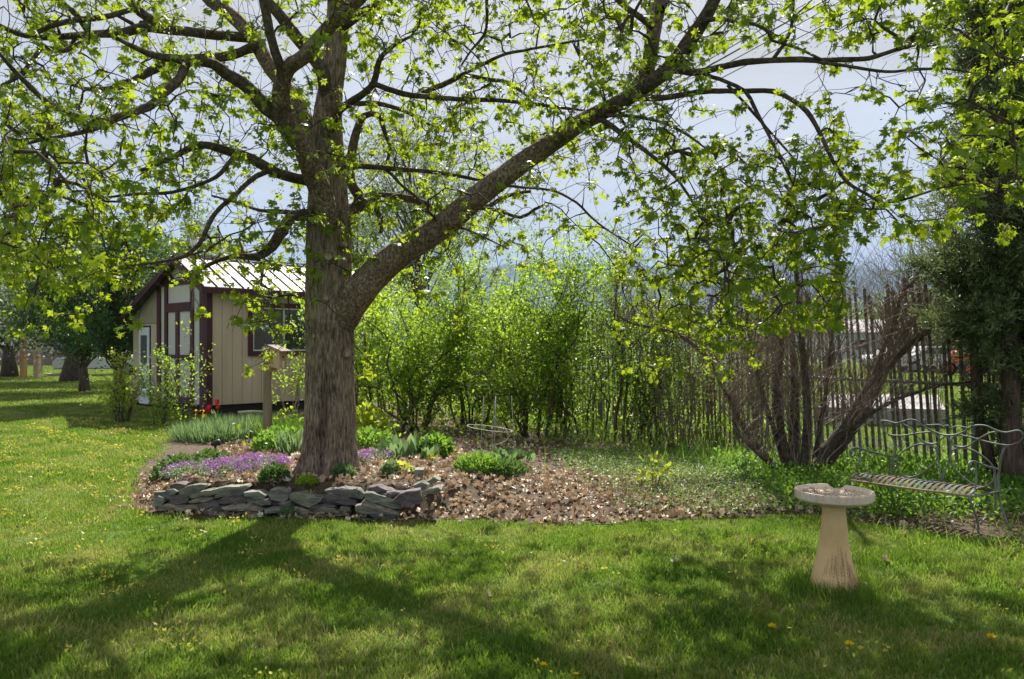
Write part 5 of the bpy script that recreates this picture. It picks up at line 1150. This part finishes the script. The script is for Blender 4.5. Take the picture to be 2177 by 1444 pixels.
iron('rear_post', [(1645, 665), (1650, 760), (1652, 890), (1655, 1000), (1660, 1105)], R0, ux, .009)
iron('rear_post', [(635, 545), (637, 640), (635, 740), (630, 850), (632, 945)], L0, ux, .009)
iron('cross_brace', [(1455, 900), (1550, 975), (1620, 1040), (1690, 1100)], R0, ux, .005)
SZ = .325
def rail(name, a, b_, z0, z1, r, mat):
    b = MB(); A = a-bo+np.array((0, 0, z0)); Bp = b_-bo+np.array((0, 0, z1)); b.tube([A, (A+Bp)/2-np.array((0, 0, .004)), Bp], r, 8); b.build(name, M[mat], bench, True)
zl = CZ-(1021-HY)*7.05/FPX; zr_ = CZ-(1056-HY)*6.15/FPX
rail('front_rail', L0, R0, zl, zr_, .009, 'rust_iron'); rail('rear_rail', L0+vx*DEP, R0+vx*DEP, zl+.0, zr_+.0, .009, 'bench_iron')
rail('side_rail', L0, L0+vx*DEP, zl+.004, zl+.004, .009, 'bench_iron'); rail('side_rail', R0, R0+vx*DEP, zr_+.004, zr_+.004, .009, 'bench_iron')
for i in range(21):
    f = (i+.7)/21.4; z0 = zl+(zr_-zl)*f; c0 = L0+ux*BL*f-bo; V = []; n = 10
    for j in range(n+1):
        v = j/n; zz = z0+.004+.05*math.sin(min(1, v*3.2)*math.pi/2)*(1-.9*sm(np.array((v-.45)/.55)))
        for sg in (-1, 1): V.append(c0+vx*(DEP*v)+ux*.0135*sg+np.array((0, 0, zz)))
        for sg in (-1, 1): V.append(c0+vx*(DEP*v)+ux*.0135*sg+np.array((0, 0, zz-.004)))
    F = []
    for j in range(n): a_ = j*4; F += [(a_, a_+1, a_+5, a_+4), (a_+3, a_+2, a_+6, a_+7), (a_+2, a_, a_+4, a_+6), (a_+1, a_+3, a_+7, a_+5)]
    mesh_obj('slat', V, F, M['slat_iron'], bench, smooth=False)

# ------------------------------------------------------------------ birdhouse on its post
pb = G(569, 935, .12); pb[2] = float(zg(pb[0], pb[1])); YP = pb[1]
pst = thing('post', pb, 'round weathered grey wooden post carrying the birdhouse', 'post')
hh = CZ-(741-HY)*YP/FPX-pb[2]; b = MB(); b.tube([(0, 0, -.05), (-.004, 0, hh*.5), (0, 0, hh-.02), (0, 0, hh)], [.068, .064, .062, .05], 16); b.build('pole', M['pole_wood'], pst, True)
s = YP/FPX; tw = Twigs(3)
for _ in range(60): a = rng.uniform(0, 6.28); tw.add(np.array([(0, 0, hh-.01), (.05*math.cos(a), .05*math.sin(a), hh+rng.uniform(0, .03)), (.085*math.cos(a), .085*math.sin(a), hh+rng.uniform(-.03, .03))]), .0015)
tw.build('nest_straw', M['twine'], pst)
bh = thing('birdhouse', P(591, 785, YP), 'small bare wood birdhouse with slanted roof fixed to the grey post', 'birdhouse', rz=R(-24))
w, d, h1, h2 = .075, .08, .33, .27
def bpart(name, V, F, mat): b = MB(); b.add(V, F); return b.build(name, M[mat], bh)
def bxp(name, c, h, mat): b = MB(); b.box(c, h); return b.build(name, M[mat], bh)
CF = [(0, 1, 2, 3), (7, 6, 5, 4), (0, 4, 5, 1), (1, 5, 6, 2), (2, 6, 7, 3), (3, 7, 4, 0)]
bpart('side_panel', [(-w, -d, .03), (w, -d, 0.01), (w, -d, h2), (-w, -d, h1), (-w, -d+.016, .03), (w, -d+.016, .01), (w, -d+.016, h2), (-w, -d+.016, h1)], CF, 'raw_wood')
bpart('side_panel', [(-w, d-.016, .03), (w, d-.016, .01), (w, d-.016, h2), (-w, d-.016, h1), (-w, d, .03), (w, d, .01), (w, d, h2), (-w, d, h1)], CF, 'raw_wood')
bxp('back_panel', (-w-.009, 0, .16), (.009, d, .19), 'raw_wood'); bxp('front_panel', (w+.009, 0, .135), (.009, d, .13), 'raw_wood'); bxp('floor_panel', (0, 0, .04), (w-.002, d-.018, .01), 'raw_wood')
b = MB(); b.tube([(w+.018, 0, .18), (w+.0195, 0, .18)], .018, 14); b.build('entrance_hole', M['gap'], bh)
bpart('roof_board', [(-w-.03, -d-.03, h1+.012), (w+.08, -d-.03, h2-.018), (w+.08, d+.03, h2-.018), (-w-.03, d+.03, h1+.012), (-w-.03, -d-.03, h1+.03), (w+.08, -d-.03, h2), (w+.08, d+.03, h2), (-w-.03, d+.03, h1+.03)], [(3, 2, 1, 0), (4, 5, 6, 7), (0, 1, 5, 4), (1, 2, 6, 5), (2, 3, 7, 6), (3, 0, 4, 7)], 'grey_wood')
bxp('entrance_tube', (w+.03, -.01, .07), (.012, .012, .05), 'white_trim')

# ------------------------------------------------------------------ wire plant cage, garden light, rusty ornament, lying pipe
cg = P(1043, 985, 9.5); cg[2] = float(zg(cg[0], cg[1])); cage = thing('plant_cage', cg, 'grey wire tomato cage of two rings standing in the bed', 'plant cage'); cgz = np.array(cage.location)
def ring(px, py, wpx, tilt, name):
    c = P(px, py, 9.5)-cgz; r = wpx*9.5/FPX/2; a = np.linspace(0, 2*math.pi, 49); b = MB()
    b.tube([(c[0]+r*math.cos(t), c[1]+r*math.sin(t), c[2]-tilt*math.cos(t)) for t in a], .0048, 6); b.build(name, M['wire'], cage, True); return c, r
cA, rA = ring(1041, 911, 95, .035, 'ring'); cB, rB = ring(1037, 971, 72, .01, 'ring')
for (xt, yt), (xb, yb), dy in [((1029, 850), (1020, 985), -.1), ((1051, 862), (1042, 975), .18), ((1054, 850), (1051, 990), -.2), ((1087, 850), (1098, 1000), .02)]:
    a_ = P(xt, yt-8, 9.5)-cgz; m_ = P((xt+xb)/2, (yt+yb)/2, 9.5)-cgz; b_ = P(xb, yb, 9.5)-cgz; b_[2] = min(b_[2], -.03); b = MB(); b.tube([a_+np.array((0, dy*.3, 0)), m_+np.array((0, dy*.8, 0)), b_+np.array((0, dy, 0))], .004, 6); b.build('leg', M['wire'], cage, True)
b = MB(); b.tube([P(1018, 942, 9.3)-cgz, P(1024, 955, 9.3)-cgz, P(1036, 964, 9.4)-cgz], .007, 5); b.tube([P(1086, 923, 9.4)-cgz, P(1075, 938, 9.4)-cgz, P(1055, 946, 9.4)-cgz], .004, 5); b.build('twine', M['twine'], cage)
gl = P(458, 962, 10.8); gl[2] = float(zg(gl[0], gl[1])); t = thing('garden_light', gl, 'small black spotlight on a stake behind the purple phlox', 'garden light')
h = CZ-(942-HY)*10.8/FPX-gl[2]; b = MB(); b.tube([(0, 0, -.03), (0, 0, h*.8)], .014, 8); b.build('stake', M['dark_iron'], t); b = MB(); b.tube([(-.05, 0, h-.02), (.0, 0, h), (.06, 0, h+.01)], [.026, .04, .045], 12); b.tube([(0, 0, h*.7), (0, 0, h)], .02, 8); b.build('lamp_head', M['dark_iron'], t, True)
ro = P(1033, 1040, 8.2); ro[2] = float(zg(ro[0], ro[1])); t = thing('garden_ornament', ro, 'small rusty metal flower ornament in the brown leaves', 'ornament'); ro = np.array(t.location)
def onY(px, py, Y=8.2): return P(px, py, Y)-ro
b = MB(); b.tube([onY(1033, 1045), onY(1033, 1025), onY(1020, 1005)], .007, 6); b.tube([onY(1033, 1030), onY(1040, 1015), onY(1046, 1004)], .006, 6); b.tube([onY(1012, 1033), onY(1033, 1030), onY(1050, 1036)], .006, 6); b.build('stem', M['rust'], t)
for px, py in [(1020, 993), (1012, 1008), (1046, 1001), (1030, 1013), (1026, 1034), (1044, 1037), (1014, 1030)]:
    c = onY(px, py); n = 14; V = [c+np.array(((.012+.014*(j % 2))*math.cos(j*6.283/n), -.006+.004*(j % 2), (.012+.014*(j % 2))*math.sin(j*6.283/n)))*1.2 for j in range(n)]+[c+np.array((0, .008, 0))]
    mesh_obj('petals', V, [(j, (j+1) % n, n) for j in range(n)]+[tuple(range(n-1, -1, -1))], M['rust'], t)
lp = thing('pipe', P(536, 876, 16.2), 'pale weathered pipe lying along the foot of the shed wall', 'pipe'); l0 = np.array(lp.location); b = MB(); b.tube([P(507, 877, 15.9)-l0, P(536, 875, 16.2)-l0, P(560, 876, 16.5)-l0], .028, 8); b.build('tube', M['siding_pale'], lp, True)

# ------------------------------------------------------------------ shrubs by the shed
b = P(262, 880, 15.5); b[2] = 0
grow_shrub('pale_shrub', b, 'pale yellow green shrub at the left corner of the shed', 'shrub', 8, 1.25, .75, 1700, .06, M['yellow_leaf'], M['dark_stem'], T_DIA, .018, 8, None, .15)
b = P(345, 895, 15.); b[2] = 0
grow_shrub('thin_shrub', b, 'thin dark green shrub in front of the shed double door', 'shrub', 7, 1.2, .7, 900, .06, M['shrub_leaf'], M['dark_stem'], T_DIA, .012, 5, None, .05)
b = P(398, 890, 14.8); b[2] = 0
grow_shrub('thin_shrub', b, 'open twiggy shrub in front of the maroon corner of the shed', 'shrub', 6, 1.9, .5, 700, .06, M['shrub_leaf'], M['dark_stem'], T_DIA, .012, 5, None, .05)
b = P(620, 880, 15.5); b[2] = 0
grow_shrub('thin_shrub', b, 'bare arching shrub against the shed wall left of the maple', 'shrub', 7, 1.5, .7, 500, .07, M['shrub_leaf'], M['bare_twig'], T_DIA, .01, 7, None, .3)

# ------------------------------------------------------------------ trees beyond
def tree(name, px, Y, H, Rc, label, n_leaf, lsize, lmat, tr_r=.16, zc=.55, trunk_h=.25, group=None, cat='tree', vert=.9, n_lump=70, mix=None, bare=0):
    b = P(px, 800, Y); b[2] = 0; t = thing(name, b, label, cat, group); bq = MB()
    lean = rng.normal(0, .05*H, 2)
    tp = [(lean[0]*u, lean[1]*u, H*.9*u) for u in np.linspace(0, 1, 7)]; tp[0] = (0, 0, -.1)
    V, F = tube(tp, np.linspace(tr_r, .02, 7)*np.array([1.4, 1, 1, 1, 1, 1, 1]), 10); mesh_obj('trunk', V, F, M['dark_stem'], t, smooth=True)
    tw = Twigs(4); lumps = []
    for i in range(n_lump):
        d = rng.normal(0, 1, 3); d /= np.linalg.norm(d); r = rng.random()**.45
        c = np.array((d[0]*Rc*r, d[1]*Rc*r, H*zc+d[2]*H*(1-trunk_h)*.5*vert*r)); c[:2] += lean*.6
        if c[2] < H*trunk_h: c[2] = H*trunk_h*rng.uniform(.9, 1.3)
        f = np.clip((c[2]/H-.12)*rng.uniform(.5, .95), .1, .95); s = np.array((lean[0]*f, lean[1]*f, H*.9*f)); u = np.linspace(0, 1, 6)[:, None]
        q = s+(c-s)*u+rng.normal(0, .05*Rc, (6, 3))*u*(1-u)*2; q[:, 2] += .08*H*(u*(1-u))[:, 0]; tw.add(q, np.linspace(tr_r*.3, .008, 6)); lumps.append((c, Rc*rng.uniform(.14, .3)))
        for _ in range(4): e = c+rng.normal(0, Rc*.16, 3); tw.add(np.array([q[3], (q[3]+e)/2+rng.normal(0, .05, 3), e]), [.02, .01, .005])
    tw.build('branches', M['dark_stem'], t)
    C = np.array([c for c, _ in lumps]); S = np.array([s for _, s in lumps]); k = rng.integers(0, len(C), n_leaf)
    pos = C[k]+rng.normal(0, .62, (n_leaf, 3))*S[k][:, None]; tip = rng.normal(0, 1, (n_leaf, 3)); nr = rng.normal(0, .6, (n_leaf, 3)); nr[:, 2] += .6
    if n_leaf: stamp('crown', T_DIA, pos, frames(tip, nr), lsize*rng.uniform(.6, 1.3, n_leaf), lmat, t, np.clip(rng.normal(.45, .28, n_leaf), 0, 1))
    return t
tree('dense_tree', 255, 21, 5.2, 1.9, 'dense dark green tree with spreading black stems behind the left of the shed', 26000, .1, M['dark_leaf'], .13, .58, .2)
tree('dense_tree', 180, 26, 5., 2.4, 'dark bushy tree left of the shed, in front of the blossom trees', 20000, .12, M['dark_leaf'], .14, .6, .3)
tree('blossom_tree', 150, 33, 5.6, 3.4, 'fruit tree with pale blossom and a thick grey trunk', 22000, .13, M['blossom'], .34, .62, .3)
tree('blossom_tree', 20, 38, 7.4, 4.2, 'tall blossom covered fruit tree at the left edge', 20000, .17, M['blossom'], .3, .6, .24)
tree('poplar', 385, 34, 8., 2., 'tall loose green tree behind the shed roof', 9000, .16, M['pale_leaf'], .15, .6, .15)
tree('poplar', 905, 46, 15.5, 4.6, 'tall hazy pale green tree far behind the leaning limb', 16000, .17, M['pale_leaf'], .22, .6, .2)
tree('poplar', 760, 50, 11, 4., 'pale green tree far behind the maple trunk', 10000, .18, M['pale_leaf'], .2, .58, .2)
FT = 'trees along the far field'
k = 0
for px, Y, H, Rc in [(60, 75, 8, 7), (240, 80, 7, 7), (330, 62, 6.5, 5), (640, 75, 8, 7), (1010, 90, 6.5, 8), (1250, 95, 6, 8), (1640, 150, 9, 9), (1840, 130, 8.5, 8), (1960, 105, 9.5, 8), (2080, 85, 9, 8), (2230, 70, 8, 7)]:
    tree('field_tree', px, Y, H, Rc, ['round dark tree far behind the left wooden posts', 'round tree far behind the blossom tree trunk', 'small round tree far left of the shed', 'far round tree behind the maple and shed', 'far low tree behind the green shrub row', 'far low tree behind the right of the shrub row', 'far yellow green tree behind the bare shrub', 'far yellow green tree below the blue hill', 'far yellow green tree behind the leaning pickets', 'far yellow green tree left of the juniper', 'far yellow green tree behind the juniper'][k],
         6000, Rc*.06, M['pale_leaf'] if px > 900 else M['dark_leaf'], .2, .5, .1, FT, n_lump=40); k += 1

# ------------------------------------------------------------------ left background: posts, chain link, house
for i, (px, yt) in enumerate([(50, 708), (79, 712)]):
    b = G(px, 804+i*2, 0); t = thing('wooden_post', b, ['orange brown square wooden post, the left of the far pair', 'pale brown square wooden post, the right of the far pair'][i], 'post', 'far square wooden posts')
    h = CZ-(yt-HY)*b[1]/FPX; q = MB(); q.box((0, 0, h/2-.05), (.11, .11, h/2+.05)); q.box((0, 0, h+.02), (.13, .13, .02)); q.build('timber', M['post_orange'] if i == 0 else M['raw_wood'], t)
Yf = 42; x0, x1 = (-80-CX)*Yf/FPX, (330-CX)*Yf/FPX
t = thing('far_fence', (x0, Yf, 0), 'far grey chain link fence behind the two wooden posts', 'fence')
for i in range(8): q = MB(); q.tube([(i*1.4, 0, 0), (i*1.4, 0, 1.22)], .03, 8); q.build('post', M['galv'], t)
q = MB(); q.tube([(0, 0, 1.2), (x1-x0, 0, 1.2)], .03, 8); q.build('rail', M['galv'], t); tw = Twigs(3)
for i in range(int((x1-x0)/.16)):
    for sg in (-1, 1): tw.add(np.array([(i*.16, .01*sg, .02), (i*.16+sg*1.1, .01*sg, 1.16)]), .004)
tw.build('wire_mesh', M['wire'], t)
def house(px, Y, w, d, h, rh, wm, rm, label, rz=0):
    b = P(px, 780, Y); b[2] = 0; t = thing('house', b, label, 'house', rz=rz)
    q = MB(); q.box((0, 0, h/2), (w/2, d/2, h/2)); q.build('wall', wm, t)
    q = MB(); q.add([(-w/2-.4, -d/2-.4, h+.002), (w/2+.4, -d/2-.4, h+.002), (w/2+.4, d/2+.4, h+.002), (-w/2-.4, d/2+.4, h+.002), (-w/2-.4, 0, h+rh), (w/2+.4, 0, h+rh)], [(0, 1, 5, 4), (2, 3, 4, 5), (0, 4, 3), (1, 2, 5), (3, 2, 1, 0)]); q.build('roof', rm, t)
    for f in (-.3, .05, .32):
        q = MB(); q.box((f*w, -d/2-.02, h*.55), (w*.06, .03, h*.2)); wf = q.build('window', M['white_trim'], t); q = MB(); q.box((f*w, -d/2-.06, h*.55), (w*.05, .008, h*.17)); q.build('pane', M['glass'], wf)
    return t
house(90, 66, 12, 8, 3., 1.9, M['brown_wall'], M['roof_metal'], 'far brown house with pale roof behind the chain link at the left edge')
house(1870, 95, 14, 9, 3.0, 1.6, M['house_white'], M['roof_metal'], 'far long white building with white metal roof below the hill')
house(2010, 120, 16, 9, 3.2, 2.0, M['house_white'], M['roof_metal'], 'far white house behind the parked cars right of the long building')
def car(px, py, s, body, label, name='parked_car', cat='car', rz=0., tall=1.):
    b = G(px, py, 0); t = thing(name, b, label, cat, rz=rz); pr = [(-2.1, .35), (-2.15, .75), (-1.95, .95*tall), (-1.2, 1.0*tall), (-.75, 1.45*tall), (.9, 1.47*tall), (1.55, 1.02*tall), (2.1, .9*tall), (2.2, .55), (2.15, .35)]
    V = [(x*s, y*s, z*s) for y in (-.85, .85) for x, z in pr]; n = len(pr); F = [tuple(range(n-1, -1, -1)), tuple(range(n, 2*n))]+[(i, (i+1) % n, n+(i+1) % n, n+i) for i in range(n)]
    q = MB(); q.add(V, F); q.build('body', body, t, bevel=.06)
    for y in (-.87, .87):
        q = MB(); q.add([(x*s, y*s, z*s*tall) for x, z in [(-.95, 1.05), (-.62, 1.38), (.8, 1.39), (1.2, 1.05)]], [(0, 1, 2, 3)] if y > 0 else [(3, 2, 1, 0)]); q.build('window', M['glass'], t)
    for x in (-1.35, 1.35):
        for y in (-.8, .8):
            q = MB(); q.tube([(x*s, (y-.1)*s, .33*s), (x*s, (y+.1)*s, .33*s)], .33*s, 16); w_ = q.build('wheel', M['tyre'], t); q = MB(); q.tube([(x*s, (y-.115)*s, .33*s), (x*s, (y+.115)*s, .33*s)], .18*s, 12); q.build('rim', M['galv'], w_)
    return t
car(215, 798, .95, M['car_white'], 'white vehicle half hidden behind the plants left of the shed', rz=.3)
car(1915, 790, 1., M['car_white'], 'white car parked across the field, left of the other white one', rz=.1)
car(1985, 792, 1., M['car_white'], 'white car parked across the field, next to the orange tractor', rz=-.1)
tc_ = G(2075, 800, 0); t = thing('tractor', tc_, 'orange tractor parked across the field behind the pickets', 'tractor', rz=.2)
q = MB(); q.box((-.6, 0, .95), (.75, .35, .3)); q.build('bonnet', M['car_orange'], t, bevel=.08); q = MB(); q.box((.55, 0, .8), (.45, .45, .2)); q.build('seat_deck', M['car_orange'], t, bevel=.05)
q = MB(); [q.box((x, y, 1.65), (.035, .035, .7)) for x in (.15, .95) for y in (-.4, .4)]; q.box((.55, 0, 2.37), (.55, .5, .04)); q.build('roll_bar', M['dark_iron'], t)
for x, r in ((-1.05, .38), (.65, .66)):
    for y in (-.62, .62): q = MB(); q.tube([(x, y-.14, r), (x, y+.14, r)], r, 18); w_ = q.build('wheel', M['tyre'], t); q = MB(); q.tube([(x, y-.15, r), (x, y+.15, r)], r*.5, 12); q.build('rim', M['car_orange'], w_)
# pale gravel strip beyond the fence
g0, g1, g2, g3 = G(1740, 905), G(2010, 912), G(1995, 872), G(1760, 868)
q = MB(); V = [g0, g1, g2, g3]; q.add([v*np.array((1, 1, 0))+np.array((0, 0, .05)) for v in V]+[v*np.array((1, 1, 0))+np.array((0, 0, .35)) for v in V], [(3, 2, 1, 0), (4, 5, 6, 7), (0, 1, 5, 4), (1, 2, 6, 5), (2, 3, 7, 6), (3, 0, 4, 7)])
o = q.build('gravel_heap', M['gravel']); tag(o, 'low pale heap of gravel beyond the picket fence', 'gravel', None, 'stuff')
sl_ = G(125, 799, 0); t = thing('stone_slab', sl_, 'pale flat slab on the grass beside the blossom tree trunk', 'slab'); q = MB(); q.box((0, 0, .05), (.6, .3, .07)); q.build('slab', M['bowl'], t, bevel=.02)

# ------------------------------------------------------------------ power lines
for i, dx in enumerate([(0, 0), (14, 9), (34, 18), (52, 40)]):
    A = P(900+dx[0]*.3, 440+dx[1]*.3, 75); Bq = P(1760+dx[0], -20+dx[1], 26); u = np.linspace(0, 1, 40)[:, None]; q_ = A+(Bq-A)*u; q_[:, 2] -= .5*4*(u*(1-u))[:, 0]
    V, F = tube(q_, .022 if i != 1 else .035, 5); o = mesh_obj('power_line', V, F, M['dark_iron']); tag(o, ['topmost thin overhead wire in the upper right sky', 'thickest overhead wire, second from the top', 'third overhead wire from the top in the sky', 'lowest of the four overhead wires'][i], 'power line', 'overhead wires crossing the sky')
